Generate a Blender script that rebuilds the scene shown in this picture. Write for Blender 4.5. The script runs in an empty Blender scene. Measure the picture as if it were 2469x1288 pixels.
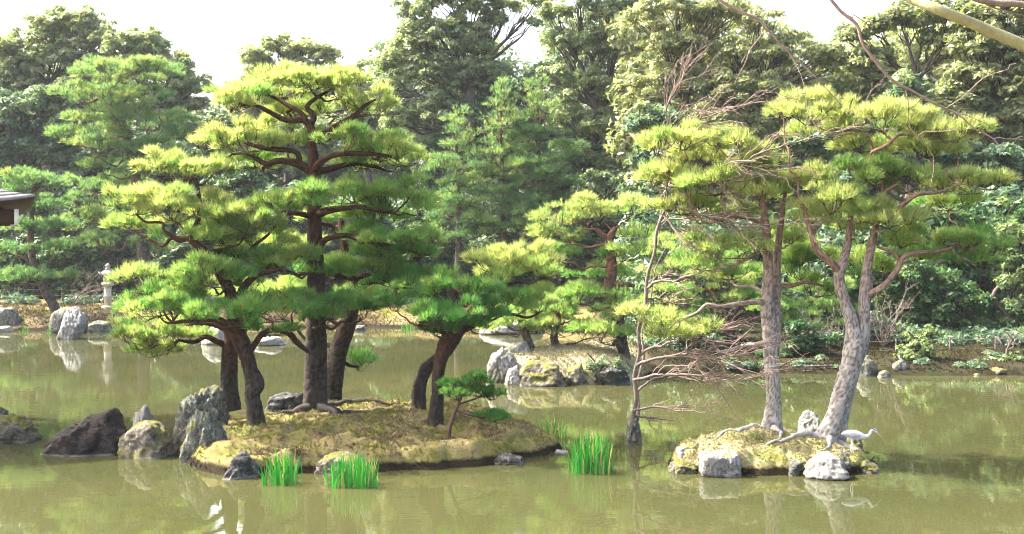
import bpy, math
import numpy as np
from mathutils import Vector

# ------------------------------------------------------------------ camera, sky, sun, exposure
S = bpy.context.scene
COL = S.collection
CAM_H, FOC, HOR, CX = 4.0, 2500.0, 600.0, 1234.5     # camera height (m), focal length and horizon row in photo pixels

cam_d = bpy.data.cameras.new('camera')
cam_d.sensor_width = 36.0
cam_d.lens = FOC / 2469.0 * 36.0
cam_d.shift_y = -(644.0 - HOR) / 2469.0
cam_d.clip_start = 0.1
cam_d.clip_end = 3000.0
cam = bpy.data.objects.new('camera', cam_d)
cam.location = (0, 0, CAM_H)
cam.rotation_euler = (math.radians(90), 0, 0)
COL.objects.link(cam)
S.camera = cam

SUN_EL = math.radians(47)
SUN_AZ = math.atan2(-0.95, 0.30)                      # bearing of the sun from +Y towards +X
world = bpy.data.worlds.new('World')
S.world = world
world.use_nodes = True
wn = world.node_tree
sky = wn.nodes.new('ShaderNodeTexSky')
sky.sky_type = 'NISHITA'
sky.sun_disc = False
sky.sun_elevation = SUN_EL
sky.sun_rotation = SUN_AZ
sky.air_density = 1.0
sky.dust_density = 9.0
sky.ozone_density = 1.0
wn.links.new(sky.outputs[0], wn.nodes['Background'].inputs[0])
wn.nodes['Background'].inputs[1].default_value = 0.15

sun_d = bpy.data.lights.new('sun', 'SUN')
sun_d.energy = 3.0
sun_d.angle = math.radians(0.5)
sun_d.color = (1.0, 0.965, 0.915)
sun = bpy.data.objects.new('sun', sun_d)
sv = Vector((math.sin(SUN_AZ) * math.cos(SUN_EL), math.cos(SUN_AZ) * math.cos(SUN_EL), math.sin(SUN_EL)))
sun.rotation_euler = (-sv).to_track_quat('-Z', 'Y').to_euler()
sun.location = sv * 60
COL.objects.link(sun)

S.view_settings.view_transform = 'Standard'
S.view_settings.look = 'None'
S.view_settings.gamma = 1.0
S.view_settings.use_curve_mapping = False
S.view_settings.exposure = 2.62
S.render.engine = 'CYCLES'
S.cycles.max_bounces = 8
S.cycles.transparent_max_bounces = 4
S.cycles.use_denoising = True
S.cycles.filter_width = 1.0
S.cycles.diffuse_bounces = 6

RNG = np.random.default_rng(7)
A = np.array


def W(px, py, d):
    """photo pixel at distance d (m) -> a point of the place"""
    return A([(px - CX) / FOC * d, d, CAM_H - (py - HOR) / FOC * d])


def wl(px, py):
    """photo pixel on the water surface -> (x, y)"""
    d = CAM_H * FOC / (py - HOR)
    return ((px - CX) / FOC * d, d)


# ------------------------------------------------------------------ noise
def _h(i, j, k, s):
    n = (i.astype(np.int64) * 374761393 + j.astype(np.int64) * 668265263 + k.astype(np.int64) * 2147483647 + s * 974634777) & 0xffffffff
    n = ((n ^ (n >> 13)) * 1274126177) & 0xffffffff
    n = ((n ^ (n >> 16)) * 2246822519) & 0xffffffff
    return ((n ^ (n >> 15)) & 0xffffff) / float(0xffffff)


def vnoise(p, s=0):
    p = np.asarray(p, float)
    i = np.floor(p).astype(np.int64)
    f = p - i
    f = f * f * (3 - 2 * f)
    x, y, z = i[:, 0], i[:, 1], i[:, 2]
    r = 0
    for a in (0, 1):
        wx = f[:, 0] if a else 1 - f[:, 0]
        for b in (0, 1):
            wy = f[:, 1] if b else 1 - f[:, 1]
            for c in (0, 1):
                wz = f[:, 2] if c else 1 - f[:, 2]
                r = r + wx * wy * wz * _h(x + a, y + b, z + c, s)
    return r * 2 - 1


def fbm(p, o=4, s=0, g=0.5):
    p = np.asarray(p, float)
    r, a = 0, 1.0
    for k in range(o):
        r = r + a * vnoise(p * 2.03 ** k + 7.3 * k, s + k)
        a *= g
    return r


def worley2(u, v, s=0):
    """F2 - F1 on a jittered grid"""
    iu, iv = np.floor(u).astype(np.int64), np.floor(v).astype(np.int64)
    f1 = np.full(u.shape, 9.0)
    f2 = np.full(u.shape, 9.0)
    zz = np.zeros_like(iu)
    for a in (-1, 0, 1):
        for b in (-1, 0, 1):
            x = iu + a + 0.1 + 0.8 * _h(iu + a, iv + b, zz, s)
            y = iv + b + 0.1 + 0.8 * _h(iu + a, iv + b, zz, s + 5)
            d = np.hypot(u - x, v - y)
            f2 = np.minimum(f2, np.maximum(f1, d))
            f1 = np.minimum(f1, d)
    return f2 - f1


def sst(a, b, x):
    t = np.clip((x - a) / (b - a), 0, 1)
    return t * t * (3 - 2 * t)


def unit(v):
    v = np.asarray(v, float)
    return v / np.maximum(np.linalg.norm(v, axis=-1, keepdims=True), 1e-9)


def rdir(n, rng=None):
    rng = rng or RNG
    return unit(rng.normal(size=(n, 3)))


# ------------------------------------------------------------------ mesh collector
class MB:
    def __init__(self):
        self.v, self.a, self.q, self.t, self.n = [], [], [], [], 0

    def add(self, v, quads=None, tris=None, a=0.0):
        v = np.asarray(v, float).reshape(-1, 3)
        self.v.append(v)
        self.a.append(np.broadcast_to(np.asarray(a, float), (len(v),)))
        if quads is not None and len(quads):
            self.q.append(np.asarray(quads, np.int64).reshape(-1, 4) + self.n)
        if tris is not None and len(tris):
            self.t.append(np.asarray(tris, np.int64).reshape(-1, 3) + self.n)
        self.n += len(v)
        return self

    def mesh(self, name, mats, origin=(0, 0, 0), smooth=False):
        me = bpy.data.meshes.new(name)
        v = np.concatenate(self.v) - np.asarray(origin, float)
        q = np.concatenate(self.q) if self.q else np.zeros((0, 4), np.int64)
        t = np.concatenate(self.t) if self.t else np.zeros((0, 3), np.int64)
        me.vertices.add(len(v))
        me.vertices.foreach_set('co', v.astype(np.float32).ravel())
        me.loops.add(q.size + t.size)
        me.loops.foreach_set('vertex_index', np.concatenate([q.ravel(), t.ravel()]).astype(np.int32))
        me.polygons.add(len(q) + len(t))
        st = np.concatenate([np.arange(len(q)) * 4, q.size + np.arange(len(t)) * 3]).astype(np.int32)
        me.polygons.foreach_set('loop_start', st)
        at = me.attributes.new('v', 'FLOAT', 'POINT')
        at.data.foreach_set('value', np.concatenate(self.a).astype(np.float32))
        if smooth:
            me.polygons.foreach_set('use_smooth', np.ones(len(q) + len(t), bool))
        me.update(calc_edges=True)
        for m in (mats if isinstance(mats, (list, tuple)) else [mats]):
            me.materials.append(m)
        return me

    def build(self, name, mats, parent=None, origin=None, smooth=False, kind=None):
        """one mesh object; under a parent its vertices are kept relative to the parent's base"""
        o0 = A(parent['_base']) if parent is not None else (A(origin) if origin is not None else A([0, 0, 0]))
        o = bpy.data.objects.new(name, self.mesh(name, mats, o0, smooth))
        COL.objects.link(o)
        if parent is not None:
            o.parent = parent
        else:
            o.location = o0
        o['_base'] = [float(x) for x in o0]
        if kind:
            o['kind'] = kind
        return o


def thing(name, base, label, cat, group=None):
    o = bpy.data.objects.new(name, None)
    o.empty_display_size = 0.2
    o.location = base
    o['_base'] = [float(x) for x in base]
    COL.objects.link(o)
    return tag(o, label, cat, group)


def tag(o, label, cat, group=None, kind=None):
    o['label'] = label
    o['category'] = cat
    if group:
        o['group'] = group
    if kind:
        o['kind'] = kind
    return o


def struct(o, label=None):
    o['kind'] = 'structure'
    if label:
        o['label'] = label
    return o


# ------------------------------------------------------------------ materials
def nodes_mat(name):
    m = bpy.data.materials.new(name)
    m.use_nodes = True
    nt = m.node_tree
    return m, nt, nt.nodes['Principled BSDF'], nt.nodes['Material Output']


def N(nt, t, **kw):
    n = nt.nodes.new(t)
    for k, v in kw.items():
        setattr(n, k, v)
    return n


def ramp(nt, fac, cols):
    r = N(nt, 'ShaderNodeValToRGB')
    e = r.color_ramp.elements
    while len(e) < len(cols):
        e.new(0.5)
    for el, (p, c) in zip(e, cols):
        el.position = p
        el.color = (*c, 1)
    nt.links.new(fac, r.inputs[0])
    return r.outputs[0]


def noise(nt, scale, detail=5, rough=0.6, stretch=None, lac=2.0, dist=0.0):
    g = N(nt, 'ShaderNodeNewGeometry')
    src = g.outputs['Position']
    if stretch:
        mp = N(nt, 'ShaderNodeMapping')
        mp.inputs['Scale'].default_value = stretch
        nt.links.new(src, mp.inputs[0])
        src = mp.outputs[0]
    n = N(nt, 'ShaderNodeTexNoise')
    n.inputs['Scale'].default_value = scale
    n.inputs['Detail'].default_value = detail
    n.inputs['Roughness'].default_value = rough
    n.inputs['Distortion'].default_value = dist
    nt.links.new(src, n.inputs['Vector'])
    return n.outputs['Fac']


def mixc(nt, fac, a, b, mode='MIX'):
    m = N(nt, 'ShaderNodeMix', data_type='RGBA', blend_type=mode)
    for sock, x in ((m.inputs[0], fac), (m.inputs[6], a), (m.inputs[7], b)):
        if hasattr(x, 'links') or isinstance(x, bpy.types.NodeSocket):
            nt.links.new(x, sock)
        else:
            sock.default_value = x if not isinstance(x, tuple) else (*x, 1)
    return m.outputs[2]


def attr(nt, name='v'):
    return N(nt, 'ShaderNodeAttribute', attribute_name=name).outputs['Fac']


def bump(nt, h, bsdf, strength, dist):
    b = N(nt, 'ShaderNodeBump')
    b.inputs['Strength'].default_value = strength
    b.inputs['Distance'].default_value = dist
    nt.links.new(h, b.inputs['Height'])
    nt.links.new(b.outputs[0], bsdf.inputs['Normal'])


def leaf_mat(name, cols, trans=0.45, rough=0.5, spec=0.4, tcol=1.25):
    """foliage: colour by leaf, part of the light passes through"""
    m, nt, b, out = nodes_mat(name)
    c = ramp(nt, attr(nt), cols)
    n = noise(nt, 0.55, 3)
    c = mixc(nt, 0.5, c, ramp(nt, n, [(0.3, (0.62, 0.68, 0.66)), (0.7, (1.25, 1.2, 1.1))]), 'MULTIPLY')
    nt.links.new(c, b.inputs['Base Color'])
    b.inputs['Roughness'].default_value = rough
    b.inputs['Specular IOR Level'].default_value = spec
    tr = N(nt, 'ShaderNodeBsdfTranslucent')
    c2 = mixc(nt, 1.0, c, (tcol, tcol, tcol * 0.55), 'MULTIPLY')
    nt.links.new(c2, tr.inputs[0])
    mx = N(nt, 'ShaderNodeMixShader')
    mx.inputs[0].default_value = trans
    nt.links.new(b.outputs[0], mx.inputs[1])
    nt.links.new(tr.outputs[0], mx.inputs[2])
    nt.links.new(mx.outputs[0], out.inputs['Surface'])
    return m


def bark_mat(name, low, high, crack, lo=0.35, hi=0.75):
    """v < 0: fissure; v 0..1: height up the stem, grey plates turning to the red upper bark"""
    m, nt, b, out = nodes_mat(name)
    n = noise(nt, 14, 6, 0.65, (1, 1, 0.45))
    lc = ramp(nt, n, [(0.25, tuple(x * 0.5 for x in low)), (0.5, low), (0.75, tuple(min(1, x * 1.5) for x in low))])
    hc = ramp(nt, n, [(0.25, tuple(x * 0.55 for x in high)), (0.5, high), (0.8, tuple(min(1, x * 1.45) for x in high))])
    t = N(nt, 'ShaderNodeMapRange')
    t.inputs[1].default_value, t.inputs[2].default_value = lo, hi
    nt.links.new(attr(nt), t.inputs[0])
    c = mixc(nt, t.outputs[0], lc, hc)
    ck = N(nt, 'ShaderNodeAttribute', attribute_name='crack').outputs['Fac']
    c = mixc(nt, ck, c, crack)
    nt.links.new(c, b.inputs['Base Color'])
    b.inputs['Roughness'].default_value = 0.9
    b.inputs['Specular IOR Level'].default_value = 0.15
    bump(nt, noise(nt, 30, 6, 0.7, (1, 1, 0.4)), b, 0.6, 0.02)
    return m


def rock_mat(name, cols, lichen=None, moss=None, moss_at=0.62, streak=(1, 1, 1), crust=(0.20, 0.185, 0.155)):
    m, nt, b, out = nodes_mat(name)
    n = noise(nt, 5.5, 9, 0.72, streak, dist=0.4)
    c = ramp(nt, n, cols)
    if lichen:
        l = noise(nt, 11, 6, 0.7)
        c = mixc(nt, ramp(nt, l, [(0.54, (0, 0, 0)), (0.62, (1, 1, 1))]), c, lichen)
    if moss:
        g = N(nt, 'ShaderNodeNewGeometry')
        sp = N(nt, 'ShaderNodeSeparateXYZ')
        nt.links.new(g.outputs['Normal'], sp.inputs[0])
        ml = N(nt, 'ShaderNodeMath', operation='MULTIPLY_ADD')
        ml.inputs[1].default_value, ml.inputs[2].default_value = 0.16, 0.0
        nt.links.new(sp.outputs[2], ml.inputs[0])
        ad = N(nt, 'ShaderNodeMath', operation='ADD')
        nt.links.new(ml.outputs[0], ad.inputs[0])
        nt.links.new(noise(nt, 3.2, 6, 0.65), ad.inputs[1])
        c = mixc(nt, ramp(nt, ad.outputs[0], [(moss_at - 0.03, (0, 0, 0)), (moss_at + 0.05, (1, 1, 1))]), c, moss)
    g2 = N(nt, 'ShaderNodeNewGeometry')
    s2 = N(nt, 'ShaderNodeSeparateXYZ')
    nt.links.new(g2.outputs['Position'], s2.inputs[0])
    wn_ = N(nt, 'ShaderNodeMath', operation='MULTIPLY_ADD')
    wn_.inputs[1].default_value = 0.11
    nt.links.new(noise(nt, 6, 5, 0.7), wn_.inputs[0])
    nt.links.new(s2.outputs[2], wn_.inputs[2])
    c = mixc(nt, ramp(nt, wn_.outputs[0], [(0.075, (1, 1, 1)), (0.10, (0, 0, 0))]), c, crust)
    nt.links.new(c, b.inputs['Base Color'])
    b.inputs['Roughness'].default_value = 0.85
    b.inputs['Specular IOR Level'].default_value = 0.25
    bump(nt, noise(nt, 9, 10, 0.74, streak), b, 1.0, 0.12)
    return m


def ground_mat(name, cols, sc=1.6, fine=18, bm=0.9):
    m, nt, b, out = nodes_mat(name)
    n1, n2 = noise(nt, sc, 6, 0.68, dist=0.5), noise(nt, fine, 5, 0.7)
    ad = N(nt, 'ShaderNodeMath', operation='MULTIPLY_ADD')
    ad.inputs[1].default_value, ad.inputs[2].default_value = 0.45, -0.225
    nt.links.new(n2, ad.inputs[0])
    a2 = N(nt, 'ShaderNodeMath', operation='ADD')
    nt.links.new(ad.outputs[0], a2.inputs[0])
    nt.links.new(n1, a2.inputs[1])
    g2 = N(nt, 'ShaderNodeNewGeometry')
    s2 = N(nt, 'ShaderNodeSeparateXYZ')
    nt.links.new(g2.outputs['Position'], s2.inputs[0])
    wn_ = N(nt, 'ShaderNodeMath', operation='MULTIPLY_ADD')
    wn_.inputs[1].default_value = -0.20
    nt.links.new(noise(nt, 2.5, 6, 0.7), wn_.inputs[0])
    nt.links.new(s2.outputs[2], wn_.inputs[2])
    wet = ramp(nt, wn_.outputs[0], [(0.0, (1, 1, 1)), (0.06, (0, 0, 0))])
    nt.links.new(mixc(nt, wet, ramp(nt, a2.outputs[0], cols), (0.022, 0.016, 0.009)), b.inputs['Base Color'])
    b.inputs['Roughness'].default_value = 0.95
    b.inputs['Specular IOR Level'].default_value = 0.1
    bump(nt, noise(nt, 26, 8, 0.75), b, bm, 0.06)
    return m


def plain_mat(name, col, rough=0.7, var=0.25, sc=8, bm=0.3, spec=0.3, stretch=None):
    m, nt, b, out = nodes_mat(name)
    n = noise(nt, sc, 6, 0.65, stretch)
    nt.links.new(ramp(nt, n, [(0.25, tuple(x * (1 - var) for x in col)), (0.75, tuple(min(1, x * (1 + var)) for x in col))]), b.inputs['Base Color'])
    b.inputs['Roughness'].default_value = rough
    b.inputs['Specular IOR Level'].default_value = spec
    if bm:
        bump(nt, noise(nt, sc * 3, 6, 0.7, stretch), b, bm, 0.02)
    return m


M = {}
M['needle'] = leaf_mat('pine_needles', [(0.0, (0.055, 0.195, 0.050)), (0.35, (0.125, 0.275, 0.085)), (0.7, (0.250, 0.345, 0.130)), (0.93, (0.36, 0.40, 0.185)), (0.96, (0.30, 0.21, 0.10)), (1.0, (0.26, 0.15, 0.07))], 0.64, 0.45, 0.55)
M['needle_cool'] = leaf_mat('pine_needles_cool', [(0.0, (0.055, 0.150, 0.075)), (0.5, (0.14, 0.26, 0.11)), (0.93, (0.29, 0.36, 0.14)), (1.0, (0.26, 0.17, 0.08))], 0.55, 0.5, 0.4)
M['leaf_khaki'] = leaf_mat('broad_leaves_khaki', [(0.0, (0.115, 0.175, 0.095)), (0.5, (0.235, 0.295, 0.155)), (1.0, (0.42, 0.42, 0.25))], 0.5, 0.42, 0.6)
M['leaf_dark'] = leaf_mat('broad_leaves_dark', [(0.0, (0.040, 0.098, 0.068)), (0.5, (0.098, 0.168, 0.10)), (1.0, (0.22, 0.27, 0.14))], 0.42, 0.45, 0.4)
M['leaf_olive'] = leaf_mat('broad_leaves_olive', [(0.0, (0.13, 0.17, 0.080)), (0.5, (0.25, 0.28, 0.145)), (1.0, (0.40, 0.40, 0.235))], 0.5, 0.42, 0.6)
M['leaf_wood'] = leaf_mat('broad_leaves_wood', [(0.0, (0.085, 0.15, 0.09)), (0.5, (0.18, 0.245, 0.135)), (1.0, (0.30, 0.32, 0.18))], 0.45, 0.45, 0.5)
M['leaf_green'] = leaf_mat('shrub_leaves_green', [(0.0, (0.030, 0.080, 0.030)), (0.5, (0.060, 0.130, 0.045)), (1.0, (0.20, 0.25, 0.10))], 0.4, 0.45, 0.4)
M['iris'] = leaf_mat('iris_blades', [(0.0, (0.018, 0.16, 0.022)), (0.6, (0.030, 0.235, 0.034)), (0.9, (0.12, 0.27, 0.06)), (1.0, (0.30, 0.27, 0.13))], 0.4, 0.4, 0.4)
M['bark'] = bark_mat('pine_bark_dark', (0.044, 0.036, 0.030), (0.064, 0.030, 0.018), (0.009, 0.007, 0.006), 0.25, 0.6)
M['bark_pale'] = bark_mat('pine_bark_pale', (0.31, 0.285, 0.26), (0.235, 0.135, 0.095), (0.06, 0.047, 0.039), 0.36, 0.75)
M['bark_far'] = bark_mat('tree_bark', (0.085, 0.068, 0.055), (0.15, 0.075, 0.045), (0.02, 0.015, 0.012), 0.3, 0.8)
M['twig'] = plain_mat('pine_twigs', (0.075, 0.050, 0.036), 0.9, 0.4, 20, 0.2)
M['bare'] = plain_mat('bare_wood', (0.145, 0.112, 0.095), 0.85, 0.45, 14, 0.3)
M['bare_red'] = plain_mat('bare_twigs', (0.19, 0.135, 0.11), 0.85, 0.4, 14, 0.2)
M['bough'] = plain_mat('green_bough', (0.20, 0.19, 0.10), 0.6, 0.35, 22, 0.4)
M['moss'] = ground_mat('moss_and_needle_litter', [(0.24, (0.055, 0.034, 0.016)), (0.36, (0.105, 0.075, 0.036)), (0.45, (0.23, 0.185, 0.090)), (0.53, (0.21, 0.185, 0.055)), (0.62, (0.135, 0.14, 0.030)), (0.70, (0.17, 0.13, 0.06)), (0.82, (0.08, 0.07, 0.022))])
M['moss_pale'] = ground_mat('pale_moss', [(0.22, (0.10, 0.065, 0.026)), (0.36, (0.23, 0.18, 0.080)), (0.48, (0.34, 0.305, 0.155)), (0.6, (0.235, 0.225, 0.065)), (0.75, (0.17, 0.165, 0.026))], 1.8)
M['bank'] = ground_mat('bank_earth_moss_painted_shade', [(0.25, (0.040, 0.026, 0.014)), (0.42, (0.10, 0.072, 0.036)), (0.50, (0.20, 0.155, 0.078)), (0.6, (0.15, 0.14, 0.026)), (0.75, (0.08, 0.095, 0.018))], 0.35, 7)
_nt = M['bank'].node_tree
_b = _nt.nodes['Principled BSDF']
_tan = _b.inputs['Base Color'].links[0].from_socket
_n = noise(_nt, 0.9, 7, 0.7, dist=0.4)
_moss_painted_shade = ramp(_nt, _n, [(0.3, (0.009, 0.007, 0.004)), (0.42, (0.017, 0.016, 0.007)), (0.54, (0.034, 0.029, 0.013)), (0.62, (0.022, 0.030, 0.008)), (0.78, (0.014, 0.023, 0.006))])  # moss, its colour darkened to stand for tree shade the bank lacks
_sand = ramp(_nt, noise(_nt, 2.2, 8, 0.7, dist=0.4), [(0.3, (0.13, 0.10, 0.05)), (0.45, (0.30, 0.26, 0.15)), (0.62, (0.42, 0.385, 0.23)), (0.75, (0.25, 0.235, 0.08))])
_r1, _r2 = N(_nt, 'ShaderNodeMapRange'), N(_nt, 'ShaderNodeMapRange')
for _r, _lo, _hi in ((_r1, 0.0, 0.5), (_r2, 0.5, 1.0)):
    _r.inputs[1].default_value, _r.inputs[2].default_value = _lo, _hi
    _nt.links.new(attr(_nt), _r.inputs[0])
_nt.links.new(mixc(_nt, _r2.outputs[0], mixc(_nt, _r1.outputs[0], _sand, _tan), _moss_painted_shade), _b.inputs['Base Color'])
M['r_brown'] = rock_mat('brown_rock', [(0.32, (0.013, 0.010, 0.009)), (0.5, (0.040, 0.031, 0.026)), (0.66, (0.12, 0.10, 0.085))], streak=(1.0, 1, 1.6))
M['r_grey'] = rock_mat('grey_green_rock', [(0.3, (0.022, 0.024, 0.020)), (0.45, (0.085, 0.09, 0.072)), (0.58, (0.17, 0.17, 0.14)), (0.74, (0.34, 0.33, 0.28))], (0.30, 0.31, 0.24), (0.13, 0.13, 0.025), 0.66, (1.5, 1.5, 0.6))
M['r_pale'] = rock_mat('pale_rock', [(0.3, (0.085, 0.08, 0.07)), (0.42, (0.22, 0.21, 0.19)), (0.56, (0.37, 0.36, 0.33)), (0.78, (0.54, 0.53, 0.50))], (0.30, 0.29, 0.25), (0.30, 0.27, 0.05), 0.72, (1.3, 1.3, 0.9))
M['r_moss'] = rock_mat('mossy_rock', [(0.3, (0.035, 0.03, 0.022)), (0.5, (0.14, 0.12, 0.092)), (0.7, (0.34, 0.31, 0.26))], (0.30, 0.27, 0.20), (0.15, 0.145, 0.03), 0.58)
M['r_dark'] = rock_mat('dark_wet_rock', [(0.3, (0.02, 0.02, 0.019)), (0.5, (0.055, 0.055, 0.05)), (0.68, (0.14, 0.14, 0.125))], (0.22, 0.22, 0.19))
M['stone'] = plain_mat('lantern_granite', (0.46, 0.41, 0.33), 0.9, 0.35, 9, 0.6)
M['stone_top'] = plain_mat('lantern_mossy_granite', (0.33, 0.32, 0.28), 0.9, 0.45, 9, 0.6)
M['shingle'] = plain_mat('weathered_shingle', (0.17, 0.16, 0.16), 0.9, 0.35, 10, 0.6, 0.2, (1, 1, 4))
M['timber'] = plain_mat('dark_red_timber', (0.060, 0.026, 0.017), 0.6, 0.4, 10, 0.3, 0.3, (1, 5, 5))
M['white'] = plain_mat('white_end_paint', (0.78, 0.77, 0.74), 0.7, 0.05, 10, 0.1)
M['old_wood'] = plain_mat('grey_old_wood', (0.10, 0.085, 0.07), 0.9, 0.4, 10, 0.4)
M['rope'] = plain_mat('fence_rope', (0.10, 0.085, 0.065), 0.9, 0.3, 20, 0)


def water_mat():
    m, nt, b, out = nodes_mat('pond_water')
    n = noise(nt, 0.16, 3, 0.5, (1, 1.4, 1))
    nt.links.new(ramp(nt, n, [(0.3, (0.034, 0.038, 0.014)), (0.7, (0.048, 0.048, 0.018))]), b.inputs['Base Color'])
    b.inputs['Roughness'].default_value = 0.02
    b.inputs['IOR'].default_value = 1.333
    a = noise(nt, 2.4, 3, 0.5, (0.55, 1.25, 1))
    c = noise(nt, 9.0, 2, 0.5, (0.5, 1.2, 1))
    big = ramp(nt, noise(nt, 0.11, 2, 0.5), [(0.35, (0.12, 0.12, 0.12)), (0.65, (1, 1, 1))])
    ml = N(nt, 'ShaderNodeMath', operation='MULTIPLY_ADD')
    ml.inputs[1].default_value = 0.22
    nt.links.new(c, ml.inputs[0])
    nt.links.new(a, ml.inputs[2])
    m2 = N(nt, 'ShaderNodeMath', operation='MULTIPLY')
    nt.links.new(ml.outputs[0], m2.inputs[0])
    nt.links.new(big, m2.inputs[1])
    bump(nt, m2.outputs[0], b, 1.0, 0.0022)
    return m


M['water'] = water_mat()


# ------------------------------------------------------------------ shapes
def spline(pts, step):
    """Catmull-Rom through rows (x, y, z, r...) at about STEP metres"""
    p = np.asarray(pts, float)
    if len(p) == 2:
        k = max(2, int(np.linalg.norm(p[1, :3] - p[0, :3]) / step) + 1)
        return p[0] + (p[1] - p[0]) * np.linspace(0, 1, k)[:, None]
    e = np.vstack([2 * p[0] - p[1], p, 2 * p[-1] - p[-2]])
    out = []
    for i in range(1, len(e) - 2):
        k = max(1, int(np.linalg.norm(e[i + 1, :3] - e[i, :3]) / step + 0.5))
        t = (np.arange(k) / k)[:, None]
        a, b, c, d = e[i - 1], e[i], e[i + 1], e[i + 2]
        out.append(0.5 * (2 * b + (c - a) * t + (2 * a - 5 * b + 4 * c - d) * t ** 2 + (3 * b - a - 3 * c + d) * t ** 3))
    out.append(e[-2][None])
    q = np.vstack(out)
    q[:, 3:] = np.maximum(q[:, 3:], 1e-4)
    return q


def tube(mb, q, seg=6, a=0.0, cap=True):
    """a tube round the rows (x, y, z, r)"""
    q = np.asarray(q, float)
    p, r = q[:, :3], q[:, 3]
    n = len(p)
    tg = unit(np.gradient(p, axis=0))
    ref = A([0.0, 1, 0]) if abs(tg[0][1]) < 0.9 else A([1.0, 0, 0])
    u = np.zeros((n, 3))
    cur = unit(ref - tg[0] * (ref @ tg[0]))
    for i in range(n):
        cur = unit(cur - tg[i] * (cur @ tg[i]))
        u[i] = cur
    w = np.cross(tg, u)
    th = np.arange(seg) / seg * 2 * np.pi
    v = p[:, None] + r[:, None, None] * (np.cos(th)[None, :, None] * u[:, None] + np.sin(th)[None, :, None] * w[:, None])
    i = np.arange(n - 1)[:, None] * seg
    j = np.arange(seg)[None]
    k = (j + 1) % seg
    qd = np.stack([i + j, i + k, i + seg + k, i + seg + j], -1).reshape(-1, 4)
    aa = np.repeat(np.broadcast_to(np.asarray(a, float), (n,)), seg)
    tr = []
    v = v.reshape(-1, 3)
    if cap:
        v = np.vstack([v, p[-1] + tg[-1] * r[-1] * 0.6])
        aa = np.append(aa, aa[-1])
        b = (n - 1) * seg
        tr = [[b + x, b + (x + 1) % seg, len(v) - 1] for x in range(seg)]
    mb.add(v, qd, tr, aa)


def stem(mb, cracks, rows, seed, seg=30, step=0.045, z0=0.0, z1=6.0, plate=0.085, amp=0.016, flare=0.0):
    """a thick pine stem with raised bark plates; cracks collects how deep each vertex lies"""
    q = spline(rows, step)
    n = len(q)
    p, r = q[:, :3], q[:, 3]
    tg = unit(np.gradient(p, axis=0))
    s = np.concatenate([[0], np.cumsum(np.linalg.norm(np.diff(p, axis=0), axis=1))])
    u = np.zeros((n, 3))
    cur = A([0.0, 1.0, 0.0])
    for i in range(n):
        cur = unit(cur - tg[i] * (cur @ tg[i]))
        u[i] = cur
    w = np.cross(tg, u)
    th = np.arange(seg) / seg * 2 * np.pi
    T, Sg = np.meshgrid(th, s)
    R0 = np.repeat(r[:, None], seg, 1)
    U = T * np.mean(r) / plate
    wp = np.stack([U.ravel() * 0.7, Sg.ravel() / plate * 0.35, U.ravel() * 0 + seed], -1)
    k = worley2(U + 0.9 * vnoise(wp, seed).reshape(U.shape), Sg / (plate * 2.6) + 0.9 * vnoise(wp + 9.7, seed + 1).reshape(U.shape), seed)
    ck = sst(0.0, 0.34, k)
    fade = np.clip(R0 / 0.12, 0.25, 1.0)
    lump = fbm(np.stack([np.cos(T).ravel() * 1.3, np.sin(T).ravel() * 1.3, Sg.ravel() * 2.0 + seed * 3.1], -1), 3, seed).reshape(U.shape)
    R = R0 * (1 + 0.07 * lump) + amp * fade * (ck - 0.7)
    if flare:
        R = R + flare * np.exp(-Sg / 0.22) * (0.6 + 0.6 * np.sin(T * 5 + seed) ** 2)
    v = p[:, None] + R[..., None] * (np.cos(T)[..., None] * u[:, None] + np.sin(T)[..., None] * w[:, None])
    i = np.arange(n - 1)[:, None] * seg
    j = np.arange(seg)[None]
    kk = (j + 1) % seg
    qd = np.stack([i + j, i + kk, i + seg + kk, i + seg + j], -1).reshape(-1, 4)
    aa = np.repeat(np.clip((p[:, 2] - z0) / (z1 - z0), 0, 1), seg)
    mb.add(v.reshape(-1, 3), qd, None, aa)
    cracks.append((1 - ck.ravel()) * 0.85)


def with_cracks(o, cracks):
    c = np.concatenate(cracks)
    n = len(o.data.vertices)
    c = np.concatenate([c, np.zeros(max(0, n - len(c)))])[:n]
    at = o.data.attributes.new('crack', 'FLOAT', 'POINT')
    at.data.foreach_set('value', c.astype(np.float32))


def needles(mb, c, ax, L, wd, k, spread, v):
    """tufts of K needles round axis AX at each centre C"""
    n = len(c)
    d = unit(ax[:, None] + spread * RNG.normal(size=(n, k, 3)))
    ln = L * RNG.uniform(0.65, 1.1, (n, k, 1))
    s = unit(np.cross(d, RNG.normal(size=(n, k, 3)))) * (wd * RNG.uniform(0.7, 1.2, (n, k, 1)))
    b = c[:, None] + d * (0.08 * ln)
    tri = np.stack([b - s, b + s, b + d * ln], 2).reshape(-1, 3)
    vj = np.clip(v[:, None] * 0.93 + RNG.normal(0, 0.07, (n, k)), 0, 0.93)
    vj = np.where(RNG.uniform(0, 1, (n, k)) < 0.035, 1.0, vj)
    vv = np.repeat(vj.ravel(), 3)
    mb.add(tri, None, np.arange(len(tri)).reshape(-1, 3), vv)


def leaves(mb, c, nrm, size, v, aspect=0.5):
    """one pointed leaf face at each centre"""
    n = len(c)
    t = unit(np.cross(nrm, RNG.normal(size=(n, 3))))
    b = np.cross(nrm, t)
    s = (size * RNG.uniform(0.65, 1.3, n))[:, None]
    q = np.stack([c - t * s - b * s * aspect * 1.1, c - t * s * 0.7 + b * s * aspect * 1.1, c + t * s * 1.15], 1).reshape(-1, 3)
    mb.add(q, None, np.arange(len(q)).reshape(-1, 3), np.repeat(np.clip(v, 0, 1), 3))


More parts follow.
